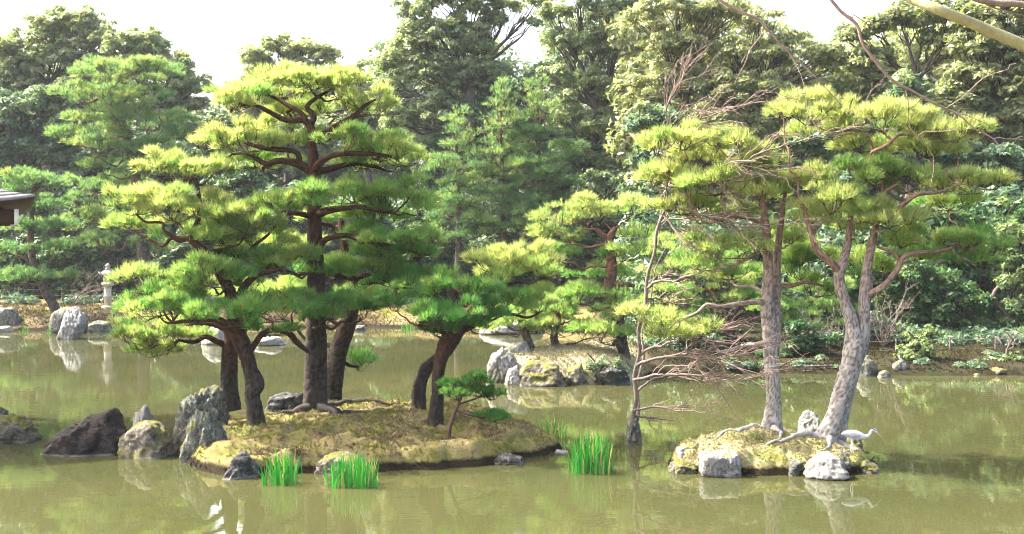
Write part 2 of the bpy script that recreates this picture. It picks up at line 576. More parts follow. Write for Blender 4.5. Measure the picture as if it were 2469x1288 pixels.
def wiggle(p0, p1, r0, r1, n=5, amp=0.12, sag=0.0, rng=None):
    rng = rng or RNG
    t = np.linspace(0, 1, n)[:, None]
    p = p0 + (p1 - p0) * t
    L = np.linalg.norm(p1 - p0)
    j = rng.normal(0, amp * L * 0.45, (n, 3)) * np.sin(np.pi * t)
    p = p + j
    p[:, 2] += sag * L * np.sin(np.pi * t[:, 0])
    return np.hstack([p, r0 + (r1 - r0) * t])


def pine(name, label, d0, stems, limbs, pads, bark, needle='needle', group=None, den=240, k=12, L=0.19, wd=0.0074, seg=30, plate=0.07, amp=0.024,
         red=(0.3, 0.75), clump=0.24, flare=0.06, roots=None, depth=0.85, subtwig=True, gfun=None):
    """stems, limbs: rows of (px, py, depth offset, width px); pads: (px, py, rx, ry, depth offset, yellowness)"""
    seed = int(RNG.integers(1000))
    b = stems[0][0]
    base = W(b[0], b[1], d0 + b[2])
    t = thing(name, base, label, 'pine tree', group)
    zs = [W(p[0], p[1], d0 + p[2])[2] for s in stems for p in s]
    z0, z1 = min(zs), max(zs)
    skel = []
    wmax = stems[0][0][3] * d0 / FOC / 2

    def rows(pl):
        return A([[*W(x, y, d0 + dd), w * (d0 + dd) / FOC / 2] for x, y, dd, w in pl])
    for si, s in enumerate(stems):
        r = rows(s)
        if si == 0 or s[0][3] < 0:
            pass
        if s[0][1] > b[1] - 60:                       # rooted: go a little into the ground
            r = np.vstack([[*(r[0, :3] + A([0, 0, -0.35])), r[0, 3] * 1.12], r])
            fl = flare
        else:
            fl = 0
        mb, ck = MB(), []
        stem(mb, ck, r, seed + si * 17, seg, 0.045 * max(1, d0 / 24), z0, z1, plate, amp, fl)
        if si == 0 and roots:
            for rt in roots:
                q = spline(rows(rt), 0.08)
                if gfun:
                    q[:, 2] = gfun(q[:, 0], q[:, 1]) + q[:, 3] * 0.35
                    q[:, :2] += 0.02 * np.cumsum(RNG.normal(0, 1, (len(q), 2)), 0) * 0.6
                tube(mb, q, 8, 0.0)
        o = mb.build('trunk', M[bark], t, smooth=True)
        with_cracks(o, ck)
        skel.append(spline(r, 0.15))
    for li, s in enumerate(limbs):
        r = rows(s)
        mb, ck = MB(), []
        stem(mb, ck, r, seed + 100 + li * 7, max(10, seg // 2), 0.05 * max(1, d0 / 24), z0, z1 - 0.2 * (z1 - z0), plate * 0.7, amp * 0.6)
        o = mb.build('limb', M[bark], t, smooth=True)
        with_cracks(o, ck)
        skel.append(spline(r, 0.15))
    sk = np.vstack(skel)
    tw = MB()
    scale = d0 / 21.0
    for pi, (px, py, rx, ry, dd, yel) in enumerate(pads):
        d = d0 + dd
        c = W(px, py, d)
        RX, RZ = 1.17 * rx * d / FOC, 1.42 * ry * d / FOC
        RY = max(RX * depth, RZ)
        foot = c + A([0, 0, -RZ * 0.75])
        dist = np.linalg.norm(sk[:, :3] - foot, axis=1) + 1.2 * np.maximum(0, sk[:, 2] - foot[2]) - sk[:, 3] * 1.5
        s = sk[int(np.argmin(dist))]
        L0 = np.linalg.norm(foot - s[:3])
        r0 = min(s[3] * 0.8, 0.018 * scale ** 0.5 + 0.022 * L0)
        if L0 > 0.12:
            q = spline(wiggle(s[:3], foot, r0, max(0.012, r0 * 0.45), 6, 0.13, -0.06), 0.06 * scale)
            lm = MB()
            tube(lm, q, 9 if seg > 20 else 6, np.clip((q[:, 2] - z0) / (z1 - z0), 0, 1))
            o = lm.build('limb', M[bark], t, smooth=True)
        # sub-clumps that give the cloud its uneven outline
        nc = max(6, int(RX * RY * 3.14 / (clump * clump * 2.0)))
        rr = np.sqrt(RNG.uniform(0, 1, nc))
        th = RNG.uniform(0, 2 * np.pi, nc)
        top = np.sqrt(np.maximum(0, 1 - rr ** 2))
        zz = RNG.uniform(-0.28, 1.0, nc) * top
        cc = c + np.stack([RX * rr * np.cos(th), RY * rr * np.sin(th), RZ * zz * 0.95 - RZ * 0.12], -1)
        cr = clump * RNG.uniform(0.42, 1.25, nc)
        nt_ = max(40, int(RX * RY * 3.14 * den))
        w = cr ** 2 / np.sum(cr ** 2)
        ix = RNG.choice(nc, nt_, p=w)
        off = rdir(nt_) * (RNG.uniform(0.25, 1, (nt_, 1)) ** 0.6)
        off[:, 2] = np.abs(off[:, 2]) * 1.0 - 0.28
        pos = cc[ix] + off * cr[ix][:, None] * A([1.15, 1.15, 0.75])
        outw = pos - (c - A([0, 0, RZ]))
        ax = unit(unit(outw) * 0.55 + off * 0.45 + A([0, 0, 0.65]))
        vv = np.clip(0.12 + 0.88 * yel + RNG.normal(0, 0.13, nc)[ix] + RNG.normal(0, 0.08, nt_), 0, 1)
        fm = MB()
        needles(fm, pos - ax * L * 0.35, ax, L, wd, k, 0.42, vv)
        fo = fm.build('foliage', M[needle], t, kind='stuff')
        # twigs from the foot of the cloud to the clumps
        if subtwig:
            for e, rad in zip(cc, cr):
                q = spline(wiggle(foot, e - A([0, 0, rad * 0.3]), 0.011 * scale ** 0.5, 0.004 * scale ** 0.6, 5, 0.16, -0.12), 0.16 * scale)
                tube(tw, q, 3, 0.5)
                m_ = 5
                sub = rdir(m_) * rad
                sub[:, 2] = np.abs(sub[:, 2])
                mid = q[len(q) * 2 // 3, :3]
                for x in sub:
                    tube(tw, np.vstack([[*mid, 0.005 * scale ** 0.6], [*((mid + e + x * 0.6) / 2 + RNG.normal(0, 0.03, 3)), 0.004 * scale ** 0.6], [*(e + x), 0.0025 * scale ** 0.6]]), 3, 0.5, False)
    if tw.n:
        tw.build('twigs', M['twig'], t, kind='stuff')
    return t


def broadleaf(name, label, d0, lobes, mat, ground, group=None, leaf=0.145, den=88, cat='tree', trunk_w=0.32, tx=None, clump=0.62, gap=0.0, bark='bark_far', yv=0.5, tdd=0.0):
    """lobes: (px, py, r px[, depth offset]); every lobe is a shell of leaf clumps carried by a limb"""
    ls = [(l + (0.0,))[:4] if len(l) == 3 else l for l in lobes]
    cs = A([W(l[0], l[1], d0 + l[3]) for l in ls])
    rs = A([l[2] * (d0 + l[3]) / FOC for l in ls])
    x0 = np.average(cs[:, 0], weights=rs ** 2) if tx is None else (tx - CX) / FOC * d0
    y0 = d0 + tdd
    g = ground(x0, y0)
    base = A([x0, y0, g])
    t = thing(name, base, label, cat, group)
    tm = MB()
    low = cs[np.argmin(cs[:, 2])]
    crown_z = np.average(cs[:, 2], weights=rs ** 2)
    top = A([x0 + RNG.normal(0, 0.3), y0, g + 0.9 * max(1.0, crown_z - g)])
    q = spline(np.hstack([np.vstack([base - A([0, 0, 0.4]), base + (top - base) * 0.35 + RNG.normal(0, 0.2, 3) * A([1, 1, 0]), base + (top - base) * 0.7 + RNG.normal(0, 0.25, 3) * A([1, 1, 0]), top]), A([[trunk_w * 1.2], [trunk_w], [trunk_w * 0.8], [trunk_w * 0.55]])]), 0.4)
    tube(tm, q, 10, 0.2)
    tm.build('trunk', M[bark], t, smooth=True)
    lm = MB()
    cm = MB()
    for c, r in zip(cs, rs):
        i = np.argmin(np.linalg.norm(q[:, :3] - (c - A([0, 0, r * 0.9])), axis=1))
        s = q[i]
        lq = spline(wiggle(s[:3], c, min(s[3] * 0.55, 0.02 + 0.035 * np.linalg.norm(c - s[:3])), 0.03, 6, 0.1, 0.04), 0.4)
        tube(lm, lq, 4, 0.3)
        ncl = max(6, int(7.5 * (r / clump) ** 2))
        dr = rdir(ncl)
        dr[:, 2] = np.where(dr[:, 2] < -0.35, -dr[:, 2] * 0.6, dr[:, 2])
        cc = c + unit(dr) * r * RNG.uniform(0.4, 1.05, (ncl, 1)) * A([1.0, 1.0, 0.92])
        cr = clump * RNG.uniform(0.5, 1.15, ncl) * min(1, 0.55 + r / 6)
        for e in cc[::2]:
            tube(lm, spline(wiggle(lq[len(lq) // 2, :3], e, 0.035, 0.012, 4, 0.12), 0.8), 3, 0.3)
        nl = int(np.sum(4 * cr ** 2) * den)
        ix = RNG.choice(ncl, nl, p=cr ** 2 / np.sum(cr ** 2))
        off = rdir(nl)
        off[:, 2] = np.where(off[:, 2] < -0.2, -off[:, 2], off[:, 2])
        rad = RNG.uniform(0.45, 1.05, (nl, 1)) ** 0.7
        pos = cc[ix] + off * rad * cr[ix][:, None] * A([1, 1, 0.8])
        nrm = unit(off * 0.6 + A([0, 0, 0.45]) + RNG.normal(0, 0.5, (nl, 3)))
        vv = yv + RNG.normal(0, 0.16, ncl)[ix] + RNG.normal(0, 0.16, nl)
        leaves(cm, pos, nrm, leaf, vv, 0.5)
    lm.build('limbs', M[bark], t, smooth=True, kind='stuff')
    cm.build('crown', M[mat], t, kind='stuff')
    return t


def rock(name, label, poly, d0, mat, thick=None, tilt=0.25, sub=5, rough=0.10, seed=None, group=None, fold=0.0, origin_y=None, cat='rock'):
    """poly: outline as seen from the front (photo pixels, convex, any order); each edge gives a face leaning forward and one leaning back"""
    seed = int(RNG.integers(1000)) if seed is None else seed
    P = A([[*W(x, y, d0)] for x, y in poly])
    x, z = P[:, 0], P[:, 2]
    c = A([x.mean() * 0.5 + (x.min() + x.max()) * 0.25, (z.min() + z.max()) / 2])
    hw, hh = (x.max() - x.min()) / 2, (z.max() - z.min()) / 2
    th = thick if thick else max(0.6 * hw + 0.2 * hh, 0.1)
    rng = np.random.default_rng(seed)
    an = np.argsort(np.arctan2(z - c[1], x - c[0]))
    x, z = x[an], z[an]
    pl = []
    for i in range(len(x)):
        a, b = A([x[i], z[i]]), A([x[(i + 1) % len(x)], z[(i + 1) % len(x)]])
        e = b - a
        n = A([e[1], -e[0]]) / max(1e-6, np.hypot(*e))
        h = n @ (a - c)
        if h < 0.02:
            h = 0.02
        for s in (-1, 1):
            tl = tilt * rng.uniform(0.3, 1.6)
            pl.append((unit(A([n[0], s * tl, n[1]])), h / math.sqrt(1 + tl * tl)))
    for s in (-1, 1):
        for _ in range(3):
            n = unit(A([rng.normal(0, 0.45), s, rng.normal(0.15, 0.4)]))
            pl.append((n, th * rng.uniform(0.75, 1.0)))
    me = bpy.data.meshes.new('tmp')
    import bmesh
    bm = bmesh.new()
    bmesh.ops.create_icosphere(bm, subdivisions=sub, radius=1)
    bm.to_mesh(me)
    bm.free()
    v = np.zeros(len(me.vertices) * 3, np.float32)
    me.vertices.foreach_get('co', v)
    v = unit(v.reshape(-1, 3).astype(float))
    f = np.zeros(len(me.polygons) * 3, np.int32)
    me.polygons.foreach_get('vertices', f)
    bpy.data.meshes.remove(me)
    # spread the directions so flat outlines keep even faces
    v = unit(v * A([hw, th, hh]))
    nn, hh_ = A([p[0] for p in pl]), A([p[1] for p in pl])
    dt = v @ nn.T
    rr = np.where(dt > 1e-3, hh_ / np.maximum(dt, 1e-3), 1e3)
    R = (np.sum(rr ** -16.0, axis=1)) ** (-1 / 16.0)
    sz = (hw * hh * th) ** (1 / 3.0)
    p = v * R[:, None]
    q = p / sz
    k = fbm(q * 1.6 + seed, 5, seed, 0.55)
    rid = 1 - np.abs(fbm(q * 2.3 * A([1, 1, 0.55 if fold else 1.0]) + seed * 1.7, 4, seed + 9, 0.55)) * 2
    p = p * (1 + rough * k * 0.8 + rough * 0.7 * (rid - 0.5))[:, None]
    if fold:
        cr = worley2(p[:, 0] / (0.10 * fold) + p[:, 1] * 5 + 0.4 * k, p[:, 2] / (0.55 * fold) + 0.6 * k, seed)
        p = p + v * (0.055 * fold * (sst(0, 0.3, cr) - 0.6))[:, None]
    p = p + A([c[0], d0, c[1]])
    mb = MB().add(p, None, f.reshape(-1, 3), 0)
    o = mb.build(name, M[mat], None, origin=(c[0], d0, max(0, p[:, 2].min())), smooth=True)
    return tag(o, label, cat, group)


def box(mb, c, s, a=0.0, rz=0.0):
    x, y, z = A(s) / 2
    v = A([[i, j, k] for i in (-x, x) for j in (-y, y) for k in (-z, z)])
    if rz:
        v = v @ A([[math.cos(rz), math.sin(rz), 0], [-math.sin(rz), math.cos(rz), 0], [0, 0, 1]])
    mb.add(v + A(c), [[0, 1, 3, 2], [4, 6, 7, 5], [0, 4, 5, 1], [2, 3, 7, 6], [0, 2, 6, 4], [1, 5, 7, 3]], None, a)


def lathe(mb, prof, c, seg=24, a=0.0, rot=0.0, sq=None):
    """profile of (r, z) round the vertical through c"""
    pr = A(prof)
    th = np.arange(seg) / seg * 2 * np.pi + rot
    v = np.stack([pr[:, None, 0] * np.cos(th), pr[:, None, 0] * np.sin(th), np.repeat(pr[:, 1:2], seg, 1)], -1)
    n = len(pr)
    i = np.arange(n - 1)[:, None] * seg
    j = np.arange(seg)[None]
    k = (j + 1) % seg
    qd = np.stack([i + j, i + k, i + seg + k, i + seg + j], -1).reshape(-1, 4)
    mb.add(v.reshape(-1, 3) + A(c), qd, None, a)


# ------------------------------------------------------------------ land and water
def in_poly(x, y, P):
    r = np.zeros(x.shape, bool)
    for (x1, y1), (x2, y2) in zip(P, np.roll(P, -1, 0)):
        c = ((y1 > y) != (y2 > y)) & (x < (x2 - x1) * (y - y1) / (y2 - y1 + 1e-12) + x1)
        r ^= c
    return r


def sdist(x, y, P):
    """distance to the outline, positive inside"""
    d = np.full(x.shape, 1e9)
    for (x1, y1), (x2, y2) in zip(P, np.roll(P, -1, 0)):
        ex, ey = x2 - x1, y2 - y1
        t = np.clip(((x - x1) * ex + (y - y1) * ey) / (ex * ex + ey * ey + 1e-12), 0, 1)
        d = np.minimum(d, np.hypot(x - x1 - ex * t, y - y1 - ey * t))
    return np.where(in_poly(x, y, P), d, -d)


FAR = A([(-900, 46), (-60, 48), (-40, 49), (-25.5, 49.6), (-23, 50.3), (-20, 50.6), (-17, 51.5), (-12, 52), (-8, 52.6), (-4, 52.3), (-1.5, 51), (2.5, 50.5), (5, 47), (6, 44), (30, 44), (900, 44), (900, 1500), (-900, 1500)], float)
PEN = A([(-0.85, 32.2), (-0.4, 31.2), (0.6, 30.7), (2.0, 30.6), (3.4, 30.9), (4.2, 32.2), (6.0, 32.9), (9, 33.1), (12, 32.7), (17, 32.6), (30, 31), (60, 28), (900, 20), (900, 46), (6.5, 46), (5.0, 43), (3.5, 40), (2.2, 37), (0.6, 35), (-0.6, 33.6)], float)
NEAR = A([(-900, 4.5), (-20, 4.2), (0, 4.0), (20, 4.4), (900, 4.5), (900, -300), (-900, -300)], float)


def land(x, y):
    x, y = np.asarray(x, float), np.asarray(y, float)
    nz = 0.5 * fbm(np.stack([x * 0.5, y * 0.5, x * 0], -1).reshape(-1, 3), 3, 3).reshape(x.shape)
    f = sdist(x, y, FAR) + nz * 0.6
    p = sdist(x, y, PEN) + nz * 0.3
    n = sdist(x, y, NEAR)
    hf = 0.32 * sst(-0.2, 0.5, f) + 0.62 * sst(0.2, 4.0, f) + 0.05 * np.clip(f - 4, 0, 20) + 0.04 * np.clip(f - 24, 0, 60)
    isl = 1 - sst(3.0, 5.5, x)
    hp = 0.25 * sst(-0.15, 0.4, p) + isl * (0.58 * sst(-0.05, 0.75, p) + 0.28 * sst(0.5, 2.6, p)) + 0.10 * np.clip(p, 0, 14) * (1 - isl) + 0.02 * np.clip(p - 14, 0, 1e3)
    hn = 0.6 * sst(-0.2, 0.6, n) + 1.8 * sst(0.3, 3.0, n)
    bed = -0.9 + 0 * x
    h = np.maximum.reduce([np.where(f > -0.2, hf - 0.12, bed), np.where(p > -0.15, hp - 0.1, bed), np.where(n > -0.2, hn - 0.12, bed)])
    h = np.where(h > -0.5, h + 0.10 * nz * sst(0, 0.5, h), h)
    return h


def land1(x, y):
    return float(land(A([x]), A([y]))[0])


def axis(lo, hi, a, b, step, grow=1.22):
    m = list(np.arange(a, b + step, step))
    s, x = step, m[-1]
    while x < hi:
        s *= grow
        x += s
        m.append(min(x, hi))
    s, x = step, m[0]
    while x > lo:
        s *= grow
        x -= s
        m.insert(0, max(x, lo))
    return A(m)


xs = axis(-900, 900, -28, 24, 0.35)
ys = axis(-200, 1500, 28, 64, 0.35)
X, Y = np.meshgrid(xs, ys)
Z = land(X, Y)
nx, ny = len(xs), len(ys)
i, j = np.meshgrid(np.arange(ny - 1), np.arange(nx - 1), indexing='ij')
k = (i * nx + j).ravel()
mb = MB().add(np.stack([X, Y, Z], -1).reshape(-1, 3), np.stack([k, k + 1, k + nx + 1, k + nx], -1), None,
              np.where(Y < 41, sst(3.6, 4.8, X), np.clip(.5 + .5 * sst(56, 60, Y) + .5 * sst(3.5, 5, X), 0, 1)).ravel())  # high values pick the moss with tree shade put into its colour
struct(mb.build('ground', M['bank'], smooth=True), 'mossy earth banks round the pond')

mb = MB().add([[-300, 1, 0], [300, 1, 0], [300, 75, 0], [-300, 75, 0]], [[0, 1, 2, 3]])
struct(mb.build('water', M['water']), 'still olive green pond water with soft ripples')


class Island:
    def __init__(self, name, label, centre, pts, H, lip, mat, seed, power=1.5, cush=0.07):
        self.c, self.H, self.lip, self.seed, self.pw, self.cush = A(centre, float), H, lip, seed, power, cush
        p = A(pts) - self.c
        th = np.arctan2(p[:, 1], p[:, 0])
        o = np.argsort(th)
        self.th, self.r = th[o], np.hypot(p[:, 0], p[:, 1])[o]
        M_, K = 260, 90
        tt = np.linspace(-np.pi, np.pi, M_, endpoint=False)
        t = np.concatenate([np.linspace(0, 1, K) ** 0.75, [1.002, 1.0]])
        T, R = np.meshgrid(tt, t)
        ro = self.rout(T)
        x, y = self.c[0] + ro * R * np.cos(T), self.c[1] + ro * R * np.sin(T)
        z = self.z(x, y)
        z[-2] = -0.10
        z[-1] = -0.6
        kk = len(t)
        i = np.arange(kk - 1)[:, None] * M_
        j = np.arange(M_)[None]
        j2 = (j + 1) % M_
        qd = np.stack([i + j, i + j2, i + M_ + j2, i + M_ + j], -1).reshape(-1, 4)
        mb = MB().add(np.stack([x, y, z], -1).reshape(-1, 3), qd, None, 0)
        self.o = struct(mb.build(name, M[mat], None, origin=(*self.c, 0), smooth=True), label)

    def rout(self, th):
        r = np.interp(th, self.th, self.r, period=2 * np.pi)
        s = th.shape
        n = fbm(np.stack([np.cos(th) * 4, np.sin(th) * 4, th * 0 + self.seed], -1).reshape(-1, 3), 4, self.seed).reshape(s)
        return r * (1 + 0.035 * n)

    def z(self, x, y):
        x, y = np.asarray(x, float), np.asarray(y, float)
        dx, dy = x - self.c[0], y - self.c[1]
        th, r = np.arctan2(dy, dx), np.hypot(dx, dy)
        ro = self.rout(th)
        t = np.clip(r / ro, 0, 1)
        e = (1 - t) * ro
        p = np.stack([x, y, 0 * x], -1).reshape(-1, 3)
        n = fbm(p * 1.5, 4, self.seed).reshape(x.shape)
        w = worley2((x * 2.6).ravel(), (y * 2.6).ravel(), self.seed).reshape(x.shape)
        return self.lip * sst(-0.02, 0.28, e) * (1 + 0.3 * n) + (self.H - self.lip) * (1 - t ** self.pw) + 0.05 * n + 0.022 * fbm(p * 7.0, 3, self.seed + 3).reshape(x.shape) + self.cush * sst(0.0, 0.45, w) * sst(0.02, 0.2, e) * (0.35 + 0.65 * np.exp(-e / 0.6)) - 0.03

    def fuzz(self, name, label, n, mat, h=0.075, cat='moss'):
        th = RNG.uniform(-np.pi, np.pi, n)
        t = np.sqrt(RNG.uniform(0, 1, n))
        r = self.rout(th) * t * 0.995
        x, y = self.c[0] + r * np.cos(th), self.c[1] + r * np.sin(th)
        keep = vnoise(np.stack([x * 1.3, y * 1.3, x * 0], -1), 31) + RNG.uniform(-0.6, 0.9, n) > 0
        x, y = x[keep], y[keep]
        z = self.z(x, y)
        mb = MB()
        c = np.stack([x, y, z - 0.005], -1)
        needles(mb, c, unit(A([0, 0, 0.8]) + RNG.normal(0, 0.6, (len(c), 3))), h, 0.007, 4, 0.5, RNG.uniform(0, 1, len(c)))
        o = mb.build(name, M[mat], None, origin=(*self.c, 0))
        tag(o, label, cat, kind='stuff')


main = Island('pine_island', 'low mossy island carrying the group of dark trunked pines', (-2.75, 21.6),
              [wl(415, 1085), wl(470, 1128), wl(550, 1150), wl(640, 1143), wl(780, 1138), wl(950, 1140), wl(1100, 1127), wl(1230, 1112), wl(1340, 1092), (1.0, 20.75), (0.55, 21.9), (-0.4, 23.6), (-1.8, 24.7), (-3.4, 25.0), (-5.0, 24.4), (-6.2, 23.0), (-6.7, 21.2)],
              0.62, 0.26, 'moss', 4, 1.7)
heron_isle = Island('heron_island', 'small mossy island with two pale trunked pines and a heron', (4.75, 19.55),
                    [wl(1613, 1128), wl(1640, 1138), wl(1690, 1143), wl(1800, 1146), wl(1900, 1148), wl(2050, 1148), wl(2115, 1128), wl(2118, 1112), (6.6, 20.2), (6.1, 21.0), (5.2, 21.3), (4.2, 21.0), (3.4, 20.4), (2.95, 19.6)],
                    0.60, 0.17, 'moss_pale', 9, 1.15, 0.09)
main.fuzz('moss_cover', 'short dry moss and needle litter covering the pine island', 26000, 'moss')
heron_isle.fuzz('moss_cover', 'short yellow moss covering the small heron island', 15000, 'moss_pale', 0.045)

def bank_tufts(name, label, x0, x1, y0, y1, n, h, mat, wd):
    x, y = RNG.uniform(x0, x1, n), RNG.uniform(y0, y1, n)
    z = land(x, y)
    k = (z > .05) & (vnoise(np.stack([x * .9, y * .9, x * 0], -1), 8) + RNG.uniform(-.5, .9, n) > 0)
    c = np.stack([x, y, z - .01], -1)[k]
    mb = MB()
    needles(mb, c, unit(A([0, 0, .9]) + RNG.normal(0, .5, (len(c), 3))), h, wd, 4, .5, np.where(c[:, 1] < 41, sst(3.6, 4.8, c[:, 0]), .5))  # shore tufts take the same moss colour with painted-in tree shade
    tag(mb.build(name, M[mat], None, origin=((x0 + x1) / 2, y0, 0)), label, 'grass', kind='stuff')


bank_tufts('grass', 'short dry grass on the sandy islet', -1, 4.5, 30.5, 38, 14000, .10, 'bank', .010)
bank_tufts('grass', 'short moss and litter tufts on the shaded shore', 4.5, 19, 32.5, 38.5, 14000, .11, 'bank', .012)
bank_tufts('grass', 'short grass on the far earth bank', -30, 2, 49.5, 57, 20000, .14, 'bank', .016)

# ------------------------------------------------------------------ pines of the main island
pine('pine_tree', 'tallest pine, straight dark trunk and tiered clouds of needles, centre of the mossy island', 21.9,
     [[(757, 1003, 0, 64), (760, 940, 0, 55), (762, 850, 0, 50), (763, 700, 0, 41), (760, 590, 0, 36), (757, 500, 0, 32), (757, 415, 0, 30), (754, 360, 0, 20), (750, 305, 0, 17)]],
     [[(757, 420, 0, 24), (720, 395, -.1, 20), (672, 388, -.2, 16), (640, 395, -.1, 13), (600, 372, 0, 9), (560, 372, 0, 6)],
      [(722, 396, -.1, 15), (712, 366, -.2, 13), (640, 358, -.5, 12), (590, 345, -.4, 7)],
      [(757, 410, 0, 22), (785, 382, -.3, 16), (830, 370, -.4, 13), (900, 372, -.3, 10), (945, 378, -.2, 6)],
      [(762, 415, 0, 20), (795, 408, .3, 15), (850, 395, .5, 12), (905, 402, .7, 8), (930, 412, .7, 5)],
      [(750, 308, 0, 17), (730, 290, 0, 15), (690, 290, -.1, 13), (640, 265, -.2, 11), (615, 255, -.2, 8), (560, 250, -.2, 5)],
      [(742, 298, 0, 15), (725, 272, 0, 12), (690, 252, .2, 10), (660, 235, .3, 8), (600, 215, .1, 5)],
      [(748, 305, 0, 16), (757, 280, 0, 14), (740, 258, .1, 12), (765, 235, .1, 9), (800, 215, .2, 5)],
      [(765, 332, 0, 18), (800, 310, .1, 15), (850, 282, 0, 13), (880, 255, -.1, 9), (905, 240, -.2, 5)],
      [(762, 520, 0, 22), (790, 508, -.3, 18), (830, 502, -.5, 14), (870, 500, -.4, 10), (950, 515, 0, 6)],
      [(765, 600, 0, 22), (785, 578, -.2, 15), (830, 568, -.3, 14), (890, 582, -.2, 11), (970, 597, 0, 7)],
      [(757, 525, 0, 16), (720, 515, -.3, 12), (660, 512, 0, 7), (600, 510, .2, 5)],
      [(765, 655, 0, 16), (800, 660, .3, 12), (850, 672, .4, 11), (900, 660, .4, 6)]],
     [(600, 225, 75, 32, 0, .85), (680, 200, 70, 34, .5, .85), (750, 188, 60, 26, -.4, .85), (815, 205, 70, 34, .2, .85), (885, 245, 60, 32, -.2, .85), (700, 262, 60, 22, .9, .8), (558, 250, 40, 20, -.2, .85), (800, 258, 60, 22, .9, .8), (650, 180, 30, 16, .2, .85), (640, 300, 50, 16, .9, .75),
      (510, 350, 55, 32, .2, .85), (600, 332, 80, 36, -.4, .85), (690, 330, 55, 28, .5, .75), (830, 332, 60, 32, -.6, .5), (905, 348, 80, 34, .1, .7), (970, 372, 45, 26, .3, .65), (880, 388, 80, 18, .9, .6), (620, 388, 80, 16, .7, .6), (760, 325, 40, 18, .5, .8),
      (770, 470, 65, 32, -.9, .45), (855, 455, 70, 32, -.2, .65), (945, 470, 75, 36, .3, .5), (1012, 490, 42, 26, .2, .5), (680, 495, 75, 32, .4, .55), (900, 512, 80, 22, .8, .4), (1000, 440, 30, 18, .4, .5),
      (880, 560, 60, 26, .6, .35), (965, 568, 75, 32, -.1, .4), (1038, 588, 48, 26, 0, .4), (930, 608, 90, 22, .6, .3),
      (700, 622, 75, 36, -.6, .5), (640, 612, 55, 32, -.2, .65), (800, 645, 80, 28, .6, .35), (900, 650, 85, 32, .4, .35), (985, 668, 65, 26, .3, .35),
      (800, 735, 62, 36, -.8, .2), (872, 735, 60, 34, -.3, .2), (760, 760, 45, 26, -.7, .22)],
     'bark', group='pines of the mossy island', flare=0.10, gfun=main.z,
     roots=[[(770, 990, -.1, 30), (805, 985, -.2, 22), (850, 990, 0, 15), (900, 985, .2, 10), (925, 988, .2, 5)], [(745, 1000, -.2, 34), (715, 1008, -.35, 22), (690, 1012, -.4, 12), (660, 1016, -.45, 5)], [(775, 1000, -.2, 30), (810, 1010, -.5, 18), (850, 1030, -.9, 9), (880, 1050, -1.3, 4)], [(790, 982, .5, 18), (840, 972, .7, 14), (900, 970, .8, 12), (935, 974, .8, 7)]])

pine('pine_tree', 'pine with a plain dark trunk leaning away just behind the tallest pine', 23.3,
     [[(797, 968, 0, 50), (806, 900, 0, 46), (818, 840, 0, 43), (842, 770, 0, 38), (850, 690, .1, 26), (832, 600, .2, 20), (822, 530, .3, 14)]],
     [[(845, 690, 0, 16), (868, 668, -.2, 12), (895, 660, -.2, 7)], [(822, 570, .2, 14), (800, 545, 0, 11), (778, 540, -.2, 8)], [(812, 860, 0, 14), (840, 880, .3, 9), (865, 885, .4, 5)]],
     [(860, 692, 55, 26, .2, .3), (700, 690, 65, 32, .6, .75), (862, 862, 42, 30, .4, .12), (700, 582, 60, 22, .9, .9), (920, 700, 60, 26, .8, .4), (780, 520, 50, 20, .9, .5), (680, 740, 50, 28, .8, .8)],
     'bark', group='pines of the mossy island')

pine('pine_tree', 'crooked pine with a knotted dark trunk and spreading crown beside the pointed rock', 20.7,
     [[(621, 1048, 0, 46), (614, 990, 0, 38), (608, 950, 0, 36), (614, 928, 0, 46), (603, 890, 0, 35), (590, 845, 0, 38), (570, 795, 0, 40), (566, 745, .1, 34), (552, 700, .1, 27), (528, 655, .1, 24), (492, 605, 0, 21), (455, 575, 0, 15)]],
     [[(585, 800, 0, 30), (548, 785, -.3, 22), (520, 770, -.4, 18), (470, 772, -.4, 13), (420, 778, -.4, 8)],
      [(572, 730, .1, 24), (590, 690, 0, 20), (620, 662, -.1, 17), (650, 655, 0, 13), (685, 645, .1, 8)],
      [(600, 850, 0, 16), (640, 800, .2, 14), (690, 800, .4, 16), (715, 825, .5, 15), (745, 850, .5, 9)],
      [(500, 612, 0, 14), (540, 605, .4, 15), (575, 618, .6, 13), (530, 580, .5, 10)],
      [(455, 578, 0, 13), (480, 520, .1, 11), (478, 465, .3, 11), (470, 430, .3, 7)]],
     [(425, 398, 78, 32, .3, .85), (505, 402, 48, 26, .8, .75), (380, 402, 36, 22, .2, .85),
      (330, 480, 65, 36, .2, .75), (415, 490, 75, 40, -.3, .8), (505, 500, 75, 38, .4, .8), (595, 520, 75, 40, 0, .8), (675, 492, 55, 34, .6, .65), (480, 556, 90, 30, .3, .65), (330, 535, 55, 24, .8, .65), (620, 572, 75, 28, .6, .65), (288, 460, 32, 20, .1, .75),
      (352, 665, 56, 38, -.3, .8), (420, 672, 66, 38, .2, .55), (510, 655, 75, 36, -.5, .4), (600, 672, 50, 30, .5, .4), (560, 615, 55, 28, .7, .45), (650, 625, 55, 28, .5, .55),
      (380, 730, 85, 32, -.4, .5), (475, 745, 75, 34, -.7, .3), (580, 752, 75, 34, -.6, .22), (660, 742, 65, 32, -.2, .22), (708, 720, 45, 28, .2, .25), (655, 785, 55, 22, .3, .28), (430, 705, 60, 26, .6, .6)],
     'bark', group='pines of the mossy island', flare=0.05)

